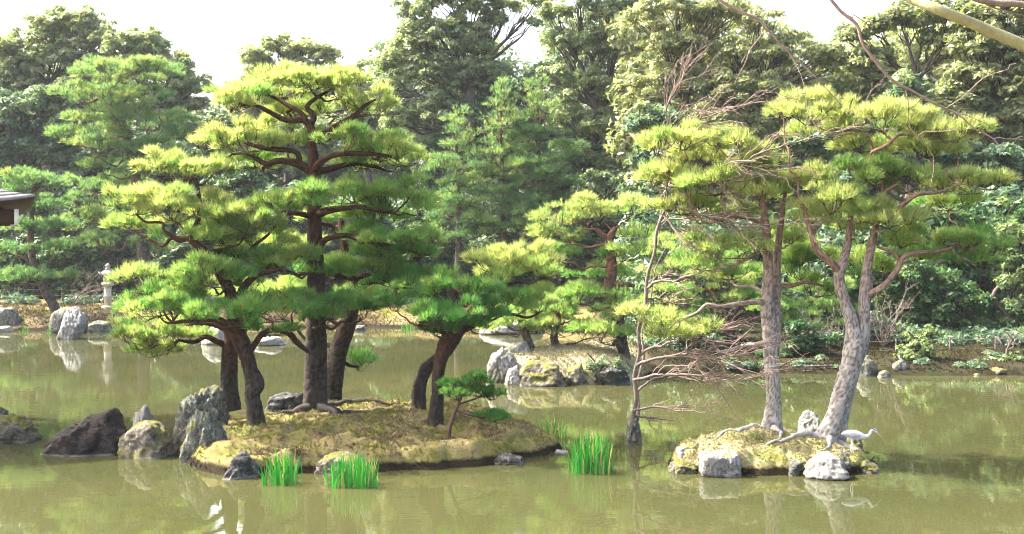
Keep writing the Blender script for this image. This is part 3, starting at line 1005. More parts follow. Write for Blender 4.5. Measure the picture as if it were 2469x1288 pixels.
pine('pine_tree', 'stout grey pine trunk with low drooping branches behind the jagged standing rock', 23.2,
     [[(556, 982, 0, 48), (552, 930, 0, 40), (553, 880, 0, 38), (556, 820, 0, 34), (560, 770, .1, 24), (600, 730, .5, 14)]],
     [[(550, 835, 0, 18), (520, 822, -.2, 15), (495, 812, -.3, 13), (468, 825, -.4, 10), (430, 820, -.4, 6)], [(556, 800, 0, 14), (500, 780, -.2, 10), (430, 785, -.3, 6)]],
     [(350, 800, 62, 38, -.5, .8), (408, 806, 66, 38, -.2, .75), (462, 790, 48, 32, 0, .55), (318, 772, 36, 26, 0, .8), (380, 838, 55, 18, 0, .75), (620, 700, 70, 30, 1.0, .6)],
     'bark', group='pines of the mossy island', flare=0.05)

pine('pine_tree', 'slim upright dark pine beside the bent trunk, near the sapling', 20.8,
     [[(1050, 1022, 0, 38), (1054, 960, 0, 30), (1057, 900, 0, 28), (1068, 848, 0, 33), (1082, 805, 0, 30), (1090, 770, .1, 20), (1105, 720, .2, 15)]],
     [[(1085, 800, 0, 20), (1050, 795, -.2, 12), (1010, 785, -.3, 8)], [(1108, 730, .2, 14), (1125, 735, .1, 12), (1100, 708, .1, 10), (1080, 690, .2, 6)], [(1088, 805, 0, 20), (1130, 790, .2, 15), (1165, 765, .3, 10)]],
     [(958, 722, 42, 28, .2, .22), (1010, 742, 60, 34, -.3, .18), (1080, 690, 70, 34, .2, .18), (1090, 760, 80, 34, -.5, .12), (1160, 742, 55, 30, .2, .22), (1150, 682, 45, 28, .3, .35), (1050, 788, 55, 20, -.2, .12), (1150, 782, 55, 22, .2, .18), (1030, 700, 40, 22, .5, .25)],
     'bark', group='pines of the mossy island', flare=0.05)

pine('pine_tree', 'pine with a sharply bent trunk and yellow crown end, beside the slim pine', 22.2,
     [[(1010, 980, 0, 34), (1012, 930, 0, 33), (1028, 888, 0, 32), (1055, 868, 0, 30), (1085, 835, .1, 28), (1110, 800, .2, 22), (1130, 760, .3, 18), (1180, 705, .4, 15), (1240, 665, .5, 10)]],
     [[(1180, 706, .4, 11), (1215, 690, .2, 8), (1250, 680, .2, 5)]],
     [(1188, 622, 55, 36, .2, .9), (1258, 610, 66, 38, .5, .9), (1312, 642, 40, 28, .5, .75), (1240, 655, 72, 24, .6, .8), (1228, 722, 66, 32, .2, .4), (1300, 722, 55, 30, .6, .55), (1180, 665, 36, 24, 0, .55)],
     'bark', group='pines of the mossy island', flare=0.04)

pine('pine_sapling', 'thin young pine sapling with two tufts on the mossy slope', 19.9,
     [[(1083, 1040, 0, 10), (1093, 1005, 0, 9), (1104, 978, 0, 7), (1115, 950, 0, 5)]],
     [[(1100, 990, 0, 5), (1140, 1003, 0, 4), (1185, 1012, 0, 3)], [(1106, 975, 0, 5), (1145, 962, 0, 4), (1180, 950, .1, 3)]],
     [(1105, 938, 40, 26, 0, .12), (1152, 932, 36, 24, .1, .12), (1130, 910, 38, 20, 0, .12), (1192, 1003, 40, 13, 0, .18), (1185, 950, 22, 14, .1, .15)],
     'twig', seg=8, flare=0.0, amp=0.0, clump=0.14, k=16, L=0.12, den=520)

# ------------------------------------------------------------------ pines of the islet behind
FARP = dict(den=150, k=11, L=0.20, wd=0.009, seg=16, clump=0.36, amp=0.01)
pine('pine_tree', 'short leaning pine with flat crown rooted behind the pale islet boulders', 32.4,
     [[(1280, 845, 0, 22), (1270, 815, 0, 20), (1258, 785, 0, 16), (1250, 760, 0, 10)]], [],
     [(1228, 764, 55, 26, .3, .55), (1272, 778, 50, 20, 0, .55), (1198, 780, 36, 20, 0, .65), (1250, 740, 50, 24, .6, .5)], 'bark_far', group='islet pines', **FARP)
pine('pine_tree', 'small pine with short thick stem in the middle of the sandy islet', 32.9,
     [[(1342, 838, 0, 22), (1336, 812, 0, 18), (1346, 770, 0, 14), (1340, 735, 0, 9)]], [],
     [(1340, 785, 60, 26, 0, .6), (1405, 792, 62, 26, -.3, .6), (1330, 722, 55, 26, .3, .45), (1385, 745, 55, 24, .4, .5), (1300, 760, 40, 20, .2, .6)], 'bark_far', group='islet pines', **FARP)
pine('pine_tree', 'larger crooked pine with forked pale top on the sandy islet', 32.6,
     [[(1502, 945, 0, 26), (1512, 890, 0, 24), (1500, 825, 0, 26), (1486, 740, 0, 28), (1472, 690, 0, 30), (1474, 630, 0, 26), (1470, 580, 0, 20), (1484, 548, 0, 11)]],
     [[(1470, 580, 0, 15), (1448, 562, 0, 12), (1436, 552, 0, 8)], [(1478, 690, 0, 18), (1505, 685, -.2, 13), (1530, 690, -.2, 9)], [(1500, 850, 0, 18), (1488, 825, -.3, 16), (1478, 832, -.4, 10)]],
     [(1340, 520, 46, 32, .2, .8), (1400, 507, 55, 32, 0, .8), (1466, 512, 50, 32, .3, .8), (1512, 500, 38, 30, 0, .75), (1360, 602, 50, 28, .2, .55), (1422, 602, 52, 28, .3, .55), (1500, 600, 44, 30, -.4, .55), (1350, 560, 55, 24, .5, .65), (1440, 655, 66, 26, .7, .45), (1398, 702, 62, 30, 0, .5), (1490, 735, 46, 30, -.4, .5), (1450, 792, 60, 32, -.3, .65), (1500, 785, 40, 30, 0, .65), (1530, 560, 40, 26, .2, .65)],
     'bark_far', group='islet pines', **FARP)

# ------------------------------------------------------------------ pines of the heron island
pine('pine_tree', 'pine with pale twin stems rising together from the crown of the heron island', 20.0,
     [[(1861, 1036, 0, 52), (1864, 1000, 0, 40), (1866, 950, 0, 33), (1860, 880, 0, 33), (1856, 800, 0, 36), (1850, 735, -.05, 32), (1852, 650, -.1, 24), (1850, 590, -.1, 21), (1846, 540, -.1, 18), (1838, 480, -.1, 11), (1820, 420, 0, 7)],
      [(1868, 850, .05, 22), (1872, 780, .1, 22), (1872, 700, .1, 20), (1876, 600, .1, 16), (1886, 520, .1, 13), (1895, 450, .1, 8)]],
     [[(1845, 728, -.1, 15), (1790, 732, -.2, 12), (1735, 740, -.3, 10), (1705, 735, -.3, 9), (1680, 755, -.3, 8), (1640, 772, -.3, 5)],
      [(1846, 545, -.1, 16), (1815, 528, -.2, 13), (1765, 520, -.2, 10), (1720, 535, -.2, 7), (1690, 530, 0, 5)],
      [(1838, 578, -.05, 10), (1822, 610, -.1, 9), (1790, 630, -.1, 7), (1750, 645, 0, 4)],
      [(1878, 690, .1, 14), (1910, 688, .2, 12), (1945, 680, .3, 9), (1985, 690, .5, 6)]],
     [(1590, 347, 46, 26, .2, .95), (1650, 328, 60, 32, -.2, .95), (1730, 322, 56, 28, .2, .95), (1790, 352, 56, 30, -.3, .95), (1700, 372, 70, 26, .6, .9), (1845, 388, 55, 28, .1, .9), (1900, 432, 55, 32, 0, .9), (1640, 412, 74, 32, .3, .9), (1740, 432, 80, 34, -.4, .9), (1830, 462, 74, 34, .2, .9), (1640, 482, 74, 34, .2, .9), (1720, 505, 70, 28, .5, .85), (1780, 590, 66, 32, -.2, .85), (1720, 575, 46, 26, 0, .85), (1690, 625, 50, 24, .2, .55), (1762, 652, 60, 22, .6, .55), (1560, 772, 50, 38, -.3, .85), (1622, 792, 54, 36, .1, .85), (1682, 785, 40, 28, .3, .75), (1932, 642, 55, 32, .5, .45), (1962, 692, 52, 22, .7, .45), (1990, 600, 55, 28, .6, .75), (1905, 562, 46, 24, .3, .8), (1580, 420, 40, 26, .6, .9)],
     'bark_pale', group='pines of the heron island', flare=0.06, plate=0.06, amp=0.014, gfun=heron_isle.z,
     roots=[[(1850, 1036, 0, 26), (1810, 1044, -.1, 14), (1760, 1060, -.3, 8), (1710, 1076, -.5, 4)], [(1872, 1038, 0, 24), (1915, 1042, -.1, 13), (1955, 1052, -.2, 6)], [(1862, 1040, -.1, 22), (1880, 1058, -.5, 10), (1870, 1078, -.8, 5)]])
pine('pine_tree', 'pine with a thick leaning pale trunk forking in two above the heron', 19.5,
     [[(1990, 1062, 0, 54), (2012, 1010, 0, 46), (2030, 950, 0, 44), (2048, 890, 0, 46), (2060, 835, 0, 48), (2056, 785, 0, 34), (2040, 735, 0, 26), (2024, 680, 0, 25), (2026, 650, 0, 25), (2040, 605, .1, 19), (2048, 555, .1, 15), (2052, 500, .2, 9)],
      [(2022, 1066, .15, 34), (2032, 1010, .12, 28), (2046, 950, .1, 26), (2060, 890, .1, 28), (2078, 830, .05, 32), (2084, 780, 0, 28), (2084, 715, 0, 25), (2092, 640, 0, 22), (2104, 580, 0, 19), (2114, 535, 0, 15), (2130, 470, .1, 10), (2120, 400, .1, 8), (2095, 330, .1, 6)]],
     [[(2024, 655, 0, 20), (2000, 630, -.1, 16), (1970, 605, -.1, 14), (1955, 560, -.1, 13), (1940, 510, 0, 11), (1925, 470, .1, 7)],
      [(2088, 714, 0, 17), (2130, 690, -.2, 15), (2160, 655, -.2, 14), (2180, 620, -.2, 12), (2215, 610, -.2, 11), (2280, 603, -.1, 9), (2320, 580, 0, 5)],
      [(2170, 640, -.2, 9), (2158, 612, -.1, 8), (2115, 595, 0, 6)],
      [(2118, 530, 0, 13), (2170, 500, -.3, 11), (2210, 470, -.4, 11), (2270, 462, -.3, 8), (2310, 445, -.2, 5)],
      [(2128, 480, .1, 10), (2140, 460, -.2, 9), (2170, 440, -.3, 5)],
      [(2122, 400, .1, 9), (2100, 372, -.1, 9), (2140, 350, -.2, 10), (2170, 325, -.2, 7), (2230, 330, 0, 4)]],
     [(1890, 257, 50, 28, .2, 1), (1960, 265, 64, 34, -.2, 1), (2050, 275, 70, 36, .2, 1), (2130, 285, 70, 34, -.2, 1), (2210, 295, 70, 36, .3, 1), (2290, 310, 55, 30, -.1, 1), (2335, 302, 30, 22, .1, 1), (2000, 310, 70, 24, .7, .95), (2120, 342, 80, 30, .5, .95), (2240, 350, 72, 30, .3, .95), (2312, 352, 36, 24, .2, .95),
      (2050, 420, 55, 28, -.3, .6), (2110, 410, 62, 32, .1, .65), (2190, 430, 64, 34, -.2, .65), (2270, 430, 55, 32, .2, .9), (2340, 430, 58, 36, 0, .9), (2392, 432, 30, 24, 0, .9), (2290, 482, 60, 24, .6, .65),
      (1960, 440, 55, 34, .5, .9), (2000, 480, 68, 36, -.2, .95), (2080, 500, 64, 34, .2, .95), (2140, 515, 68, 34, -.4, .85), (1970, 522, 46, 30, .4, .9), (2062, 542, 60, 24, .5, .85),
      (2170, 570, 58, 28, .2, .65), (2240, 575, 60, 28, .3, .65), (2310, 580, 55, 32, 0, .5), (2372, 580, 40, 32, .1, .5), (2352, 620, 36, 20, 0, .4), (2200, 608, 50, 18, .5, .45), (2082, 622, 52, 26, .8, .75), (2110, 652, 44, 20, .8, .65)],
     'bark_pale', group='pines of the heron island', flare=0.07, plate=0.06, amp=0.015, gfun=heron_isle.z,
     roots=[[(1985, 1062, 0, 28), (1945, 1068, -.1, 14), (1890, 1080, -.4, 8), (1840, 1094, -.6, 4)], [(2015, 1066, 0, 24), (2040, 1078, -.2, 12), (2070, 1092, -.4, 6)], [(2000, 1066, -.1, 22), (2000, 1080, -.5, 9), (1980, 1092, -.7, 4)]])

# ------------------------------------------------------------------ pines of the far banks
FB = dict(den=60, k=9, L=0.30, wd=0.017, seg=12, clump=0.55, amp=0.012, flare=0.03, subtwig=True)
pine('pine_tree', 'big pale green cloud pruned pine before the dark wood', 58.0,
     [[(347, 660, 0, 28), (342, 560, 0, 26), (330, 450, 0, 24), (318, 380, 0, 22), (295, 300, 0, 18), (278, 235, 0, 13), (300, 170, 0, 7)]],
     [[(318, 380, 0, 12), (355, 355, -.3, 9), (390, 320, 0, 6)], [(290, 290, 0, 12), (255, 235, -.4, 9), (225, 245, -.4, 6)]],
     [(300, 152, 66, 26, 0, .6), (240, 182, 66, 28, -.6, .6), (362, 172, 56, 28, .5, .5), (190, 222, 56, 28, -.4, .65), (270, 240, 74, 30, -.9, .65), (382, 222, 55, 30, .3, .4), (320, 290, 80, 32, -.8, .55), (210, 292, 66, 30, -.4, .65), (402, 280, 46, 28, .4, .35), (170, 322, 46, 24, 0, .7), (230, 345, 74, 32, -.8, .6), (332, 352, 74, 32, -.5, .35), (420, 332, 40, 26, .3, .3), (262, 400, 50, 22, 0, .5), (352, 402, 55, 28, .3, .3)],
     'bark_far', 'needle_cool', group='pines of the far bank', **FB)
pine('pine_tree', 'feathery pine with a low spreading crown behind the stone lantern', 59.0,
     [[(345, 680, 0, 20), (338, 600, 0, 18), (300, 520, 0, 14), (250, 460, 0, 9)]], [],
     [(240, 442, 66, 28, .2, .55), (208, 492, 56, 28, -.3, .6), (300, 432, 46, 22, .3, .5), (200, 542, 56, 32, 0, .6), (262, 585, 56, 28, -.2, .5), (300, 520, 50, 26, .4, .5), (370, 590, 60, 30, 0, .45)],
     'bark_far', 'needle_cool', group='pines of the far bank', **FB)
pine('pine_tree', 'pine with a curved trunk leaning from the bank by the slanting stone', 53.5,
     [[(132, 742, 0, 24), (108, 700, 0, 20), (84, 650, 0, 17), (74, 580, 0, 15), (78, 490, 0, 12), (86, 430, 0, 7)]],
     [[(80, 640, 0, 8), (55, 622, 0, 6), (20, 610, 0, 4)], [(84, 460, 0, 7), (100, 440, 0, 5), (115, 430, 0, 3)]],
     [(58, 422, 55, 22, 0, .45), (112, 440, 42, 20, .3, .4), (38, 452, 45, 22, -.3, .4), (92, 490, 64, 24, 0, .3), (40, 542, 56, 28, -.3, .3), (112, 545, 56, 24, .3, .25), (28, 602, 46, 28, 0, .25), (122, 602, 50, 26, .2, .25), (60, 662, 64, 24, -.2, .3), (132, 665, 46, 18, 0, .2), (16, 652, 40, 26, 0, .2)],
     'bark_far', 'needle_cool', group='pines of the far bank', **FB)


def young_pine(label, x, top, bot, w, foot):
    pd = []
    n = int((bot - top) / 15)
    for q in range(n):
        f = (q + 0.5) / n
        rr = w * (0.18 + 0.82 * min(1, f * 1.7)) * RNG.uniform(0.75, 1.1)
        sd = -1 if q % 2 else 1
        pd.append((x + sd * rr * RNG.uniform(0.25, 0.75), top + (bot - top) * f, rr * 0.62, 13 + 9 * f, RNG.uniform(-.9, .9), RNG.uniform(.25, .7)))
    pine('young_pine', label, 58.5, [[(x, foot, 0, 17), (x + 3, foot - (foot - top) * .4, 0, 14), (x - 2, top + (foot - top) * .25, 0, 8), (x, top + 8, 0, 3)]], [], pd, 'bark_far', 'needle_cool', group='young pines on the far bank', **FB)


young_pine('slender young pine with bare red stem, shortest of the three', 1103, 262, 575, 72, 690)
young_pine('slender young pine standing between its two companions', 1209, 196, 560, 68, 690)
young_pine('slender young pine of loose crown next to the tall dark evergreen', 1298, 190, 570, 92, 690)

pine('pine_tree', 'spreading green pine on the shore behind the twin stemmed pine', 37.5,
     [[(1795, 905, 0, 26), (1785, 850, 0, 24), (1760, 790, .2, 22), (1800, 720, .2, 18), (1820, 660, .2, 12)]], [],
     [(1640, 655, 80, 36, 0, .6), (1725, 690, 80, 36, -.3, .6), (1600, 712, 70, 36, -.3, .65), (1800, 735, 74, 34, -.6, .5), (1900, 790, 74, 30, -.4, .4), (1965, 770, 55, 28, 0, .5), (1935, 725, 66, 32, .2, .45), (1845, 665, 64, 32, .4, .55), (1690, 765, 74, 34, .3, .3), (1990, 690, 60, 32, .6, .5), (2040, 740, 50, 28, .4, .5), (1620, 600, 70, 34, .8, .65), (1740, 610, 70, 32, 1, .5), (1860, 590, 70, 32, 1, .5)],
     'bark_far', 'needle', group=None, **{**FARP, 'den': 110})

# ------------------------------------------------------------------ broadleaved woods
BG = land1
WOOD = dict(group='evergreen wood behind the pond')
broadleaf('evergreen_tree', 'great spreading evergreen with open limbs above the dark wood', 74, [(55, 140, 70), (130, 85, 66), (205, 75, 60), (250, 110, 62), (150, 160, 70), (60, 215, 66), (10, 150, 60), (235, 185, 70), (-30, 230, 70)], 'leaf_khaki', BG, tx=110, trunk_w=.45, **WOOD)
broadleaf('evergreen_tree', 'evergreen whose branches trail out beside the open sky', 72, [(305, 120, 56), (365, 120, 50), (340, 180, 66), (415, 175, 55), (445, 220, 46), (482, 215, 30), (490, 262, 24), (455, 265, 38), (440, 320, 40), (390, 270, 66), (410, 370, 60)], 'leaf_khaki', BG, tx=370, trunk_w=.4, **WOOD)
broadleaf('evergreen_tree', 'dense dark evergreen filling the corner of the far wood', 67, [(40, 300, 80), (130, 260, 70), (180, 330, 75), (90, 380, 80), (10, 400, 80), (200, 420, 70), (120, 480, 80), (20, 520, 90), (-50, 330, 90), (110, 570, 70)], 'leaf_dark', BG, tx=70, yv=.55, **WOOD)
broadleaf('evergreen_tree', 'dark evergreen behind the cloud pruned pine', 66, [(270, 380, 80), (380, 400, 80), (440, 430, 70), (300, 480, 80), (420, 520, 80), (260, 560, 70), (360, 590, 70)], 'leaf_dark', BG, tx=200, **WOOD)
broadleaf('evergreen_tree', 'round topped evergreen standing free against the sky behind the tallest pine', 80, [(615, 155, 46), (670, 128, 46), (730, 130, 42), (785, 145, 42), (810, 185, 34), (640, 205, 60), (725, 195, 62), (585, 215, 34), (790, 230, 50), (700, 260, 70), (600, 275, 55)], 'leaf_khaki', BG, yv=.65, leaf=.16, den=75, tx=700, **WOOD)
broadleaf('evergreen_tree', 'low rounded evergreen under the sky gap beside the trailing branches', 76, [(520, 305, 42), (480, 350, 50), (560, 330, 56), (640, 340, 66), (510, 410, 64), (600, 420, 66), (700, 400, 66), (780, 330, 60), (790, 420, 60), (540, 480, 60)], 'leaf_dark', BG, yv=.7, **WOOD)
broadleaf('evergreen_tree', 'pale crowned evergreen filling the dip between the round crown and the tall wood', 74, [(850, 180, 34), (875, 225, 42), (835, 260, 46), (890, 290, 55), (840, 330, 55), (900, 370, 60), (870, 160, 14)], 'leaf_khaki', BG, yv=.6, **WOOD)
broadleaf('evergreen_tree', 'tall evergreen with dark forked limbs against the sky', 69, [(1010, 30, 55), (1080, -10, 60), (1150, 30, 60), (1000, 100, 60), (950, 160, 50), (1070, 100, 70), (1150, 120, 60), (935, 225, 46), (1030, 190, 70), (1120, 200, 66), (960, 300, 50), (1050, 280, 66), (1000, 365, 50), (1190, 60, 30), (1215, 25, 34), (1290, 10, 40), (1280, 60, 24), (1180, 180, 50)], 'leaf_khaki', BG, yv=.45, tx=1130, trunk_w=.5, **WOOD)
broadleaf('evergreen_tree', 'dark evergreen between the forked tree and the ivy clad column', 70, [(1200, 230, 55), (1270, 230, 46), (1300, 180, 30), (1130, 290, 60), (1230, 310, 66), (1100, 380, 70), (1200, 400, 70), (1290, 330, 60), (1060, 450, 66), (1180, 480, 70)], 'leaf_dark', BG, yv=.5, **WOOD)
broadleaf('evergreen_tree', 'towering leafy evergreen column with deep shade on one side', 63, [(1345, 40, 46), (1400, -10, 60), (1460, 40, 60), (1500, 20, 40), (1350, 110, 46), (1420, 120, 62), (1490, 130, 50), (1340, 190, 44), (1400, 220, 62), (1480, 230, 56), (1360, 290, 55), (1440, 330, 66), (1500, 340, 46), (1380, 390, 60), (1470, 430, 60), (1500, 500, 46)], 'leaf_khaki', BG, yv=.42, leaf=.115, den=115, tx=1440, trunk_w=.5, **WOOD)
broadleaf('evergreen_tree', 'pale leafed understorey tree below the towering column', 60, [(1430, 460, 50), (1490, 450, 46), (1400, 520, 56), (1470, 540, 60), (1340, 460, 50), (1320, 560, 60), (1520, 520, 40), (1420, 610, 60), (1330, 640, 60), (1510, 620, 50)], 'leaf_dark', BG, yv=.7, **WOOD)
for q, (x, y, r, lb) in enumerate([(560, 470, 70, 'bluish round bush behind the spreading crown of the crooked pine'), (700, 520, 70, 'dim bush in the shade behind the tallest pine'), (850, 560, 75, 'dark bush on the far bank beside the young pines'), (1010, 570, 70, 'shaded evergreen bush before the young pines'), (1170, 620, 70, 'low dark bush under the middle young pine'), (470, 620, 70, 'dark bush in the gap beside the stone lantern'), (150, 640, 60, 'dark undergrowth bush below the leaning bank pine'), (620, 650, 70, 'deep green bush at the water edge far behind the trunks'), (950, 640, 70, 'deep green bush over the yellow moss bank'), (40, 640, 60, 'dark laurel bush at the edge of the moss bank')]):
    broadleaf('evergreen_bush', lb, 61 + q % 3, [(x, y, r), (x - r * .8, y + 30, r * .8), (x + r * .8, y + 35, r * .75), (x, y + 70, r * .8), (x + r * .5, y - 40, r * .6)], 'leaf_dark' if q % 3 else 'leaf_green', BG, group='bushes of the far bank', cat='bush', trunk_w=.12, yv=.5, clump=.6)


def wood_mass(name, label, prof, d, mat, ybot=650, step=58, leaf=.34, den=15):
    mb = MB()
    px, py = [p[0] for p in prof], [p[1] for p in prof]
    for x in np.arange(px[0], px[-1], step):
        y = np.interp(x, px, py) + RNG.uniform(-12, 12)
        while y < ybot:
            c = W(x + RNG.uniform(-20, 20), y, d + RNG.uniform(-2, 2))
            r = step * .85 * d / FOC
            n = int(4 * 3.14 * r * r * den)
            o = rdir(n)
            lump = 1 + .28 * fbm(o * 2.6 + x + y, 2, 5)
            nr = unit(o * .6 + A([0, 0, .4]) + RNG.normal(0, .5, (n, 3)))
            leaves(mb, c + o * (r * lump * RNG.uniform(.75, 1.05, n))[:, None], nr, leaf, .5 + RNG.normal(0, .2, n))
            y += step * .9
    tag(mb.build(name, M[mat], None, origin=(0, d, 0)), label, 'wood', kind='stuff')


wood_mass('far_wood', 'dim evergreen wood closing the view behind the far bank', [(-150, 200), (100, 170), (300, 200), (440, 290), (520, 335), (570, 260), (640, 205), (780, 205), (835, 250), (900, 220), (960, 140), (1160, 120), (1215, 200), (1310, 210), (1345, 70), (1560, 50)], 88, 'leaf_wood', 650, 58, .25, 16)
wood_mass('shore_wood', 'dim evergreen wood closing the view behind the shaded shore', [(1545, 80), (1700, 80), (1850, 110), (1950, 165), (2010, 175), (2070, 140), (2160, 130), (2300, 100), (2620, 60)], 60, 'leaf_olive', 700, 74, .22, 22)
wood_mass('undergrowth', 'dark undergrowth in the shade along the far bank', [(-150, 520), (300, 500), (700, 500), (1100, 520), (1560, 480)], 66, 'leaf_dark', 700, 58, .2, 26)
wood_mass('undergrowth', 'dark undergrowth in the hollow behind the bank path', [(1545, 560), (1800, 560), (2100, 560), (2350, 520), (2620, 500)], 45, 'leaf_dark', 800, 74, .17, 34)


def ground_cover(name, label, x0, x1, y0, y1, n, r, leaf, mat, per):
    x, y = RNG.uniform(x0, x1, n), RNG.uniform(y0, y1, n)
    z = land(x, y)
    k = (z > .08) & (vnoise(np.stack([x * .5, y * .8, x * 0], -1), 12) > -.15)
    c = np.stack([x, y, z], -1)[k]
    rad = r * RNG.uniform(.4, 1.2, len(c))
    ix = np.repeat(np.arange(len(c)), per)
    o = rdir(len(ix))
    o[:, 2] = np.abs(o[:, 2])
    mb = MB()
    leaves(mb, c[ix] + o * (rad[ix] * RNG.uniform(.5, 1.05, len(ix)))[:, None] * A([1.2, 1.2, .9]), unit(o * .6 + A([0, 0, .5]) + RNG.normal(0, .4, (len(ix), 3))), leaf, .45 + RNG.normal(0, .2, len(c))[ix] + RNG.normal(0, .12, len(ix)))
    tag(mb.build(name, M[mat], None, origin=((x0 + x1) / 2, y0, 0)), label, 'ground cover', kind='stuff')


ground_cover('ground_cover', 'low leafy ground cover on the shaded shore behind the heron island', 5, 20, 33.0, 35.2, 45, .26, .055, 'leaf_dark', 170)
ground_cover('ground_cover', 'waist high dark ground cover under the wood behind the path', 4.8, 21, 36.8, 41, 240, .55, .08, 'leaf_dark', 200)
ground_cover('ground_cover', 'low dark ground cover behind the far moss bank', -32, 4, 55.5, 61, 150, .6, .11, 'leaf_dark', 150)

RW = dict(group='pale evergreen wood on the near shore')
broadleaf('evergreen_tree', 'pale olive evergreen with fine hanging leaves behind the bare branches', 52, [(1560, 60, 60), (1630, 25, 60), (1700, 50, 64), (1600, 130, 66), (1680, 130, 70), (1760, 50, 60), (1570, 215, 60), (1650, 215, 70)], 'leaf_olive', BG, clump=.6, leaf=.095, den=150, trunk_w=.3, **RW)
broadleaf('evergreen_tree', 'pale olive evergreen sloping down to the gap of white sky', 51, [(1830, 66, 50), (1780, 150, 66), (1860, 150, 60), (1905, 112, 46), (1955, 148, 44), (1750, 230, 70), (1850, 240, 70), (1930, 265, 56), (1998, 168, 40), (1700, 310, 66), (1800, 320, 66)], 'leaf_olive', BG, clump=.6, leaf=.095, den=150, trunk_w=.3, **RW)
broadleaf('evergreen_tree', 'shadowy evergreen below the hanging olive leaves', 49, [(1560, 310, 56), (1620, 300, 50), (1580, 400, 66), (1680, 400, 66), (1780, 410, 66), (1560, 500, 70), (1870, 420, 66), (1960, 360, 60), (1960, 460, 60), (1660, 520, 66)], 'leaf_dark', BG, yv=.55, **RW)
broadleaf('evergreen_tree', 'pale evergreen with open rusty limbs on the far side of the sky gap', 51, [(2050, 104, 42), (2110, 85, 50), (2012, 146, 44), (2070, 180, 56), (2130, 150, 40), (2170, 55, 50), (2240, 40, 55), (2300, 60, 56), (2280, 130, 56), (2020, 250, 60), (2110, 240, 56), (2240, 110, 36)], 'leaf_olive', BG, clump=.65, yv=.45, tx=2190, trunk_w=.35, **RW)
broadleaf('evergreen_tree', 'heavy crowned pale evergreen under the thick overhanging bough', 49, [(2360, 60, 66), (2430, 40, 70), (2350, 130, 60), (2430, 140, 70), (2480, 90, 70), (2330, 200, 56), (2410, 220, 70), (2470, 220, 60), (2290, 240, 50), (2360, 300, 66), (2440, 310, 66), (2280, 320, 60)], 'leaf_olive', BG, clump=.65, yv=.45, tx=2390, trunk_w=.35, **RW)
broadleaf('evergreen_tree', 'dark evergreen behind the yellow pine crowns', 47, [(2190, 230, 50), (2200, 300, 60), (2120, 330, 60), (2050, 340, 60), (2280, 400, 66), (2380, 400, 66), (2450, 420, 66), (2150, 430, 70), (2050, 450, 70), (2420, 490, 66), (2330, 490, 66)], 'leaf_dark', BG, yv=.55, **RW)
broadleaf('evergreen_tree', 'glossy leafed evergreen leaning over the bank path', 43, [(2250, 530, 60), (2320, 560, 66), (2400, 570, 66), (2460, 540, 60), (2200, 600, 60), (2290, 640, 66), (2380, 660, 66), (2450, 640, 66), (2130, 560, 56)], 'leaf_green', BG, yv=.6, tx=2330, **RW)
broadleaf('laurel_tree', 'dense low laurel drooping over the shaded bank behind the forked pine', 39.5, [(2190, 680, 66), (2270, 700, 66), (2340, 740, 60), (2230, 760, 60), (2310, 800, 50), (2370, 790, 44), (2160, 740, 50), (2120, 690, 50), (2090, 640, 50)], 'leaf_green', BG, yv=.5, leaf=.1, den=130, clump=.5, tx=2310, cat='tree', trunk_w=.14)
broadleaf('laurel_tree', 'pale leafed camellia overhanging the dark hollow by the bank', 39, [(2420, 590, 44), (2460, 640, 50), (2440, 700, 46), (2470, 760, 50), (2430, 780, 36), (2480, 580, 50)], 'leaf_green', BG, yv=.85, leaf=.1, den=130, clump=.5, trunk_w=.12)
broadleaf('shrub', 'pale green leafy shrub standing at the water beside the flat stones', 34.6, [(2215, 835, 34), (2235, 815, 28), (2195, 862, 32), (2230, 870, 34), (2200, 890, 24), (2245, 890, 22)], 'leaf_green', BG, yv=.85, leaf=.075, den=240, clump=.3, cat='shrub', trunk_w=.05)
broadleaf('shrub', 'small shrub trailing at the water edge below the camellia', 34.4, [(2400, 880, 24), (2440, 875, 30), (2465, 890, 26), (2370, 885, 18)], 'leaf_green', BG, yv=.8, leaf=.075, den=240, clump=.28, cat='shrub', trunk_w=.04)
broadleaf('shrub', 'dark glossy shrub hanging over the timber weir', 35.4, [(1900, 850, 40), (1950, 845, 40), (1850, 865, 36), (1990, 830, 36), (1920, 800, 36)], 'leaf_green', BG, yv=.3, leaf=.08, den=200, clump=.35, cat='shrub', trunk_w=.06)
broadleaf('shrub', 'dark shrub in the shade under the spreading green pine', 36, [(1650, 870, 36), (1700, 880, 34), (1750, 885, 34), (1600, 880, 34), (1720, 840, 40), (1640, 820, 40)], 'leaf_dark', BG, yv=.5, leaf=.08, den=180, clump=.35, cat='shrub', trunk_w=.06)
broadleaf('shrub', 'dark spreading shrub in the hollow behind the forked pine', 38.5, [(2060, 800, 44), (2120, 800, 44), (2010, 780, 44), (2160, 820, 36)], 'leaf_dark', BG, yv=.4, leaf=.08, den=160, clump=.4, cat='shrub', trunk_w=.07)
broadleaf('shrub', 'flat glossy creeping shrub hanging down the front of the sandy islet', 30.75, [(1420, 888, 18), (1455, 882, 20), (1490, 886, 18), (1440, 902, 17), (1475, 904, 17), (1505, 900, 14)], 'leaf_dark', BG, yv=.75, leaf=.06, den=330, clump=.22, cat='shrub', trunk_w=.03)

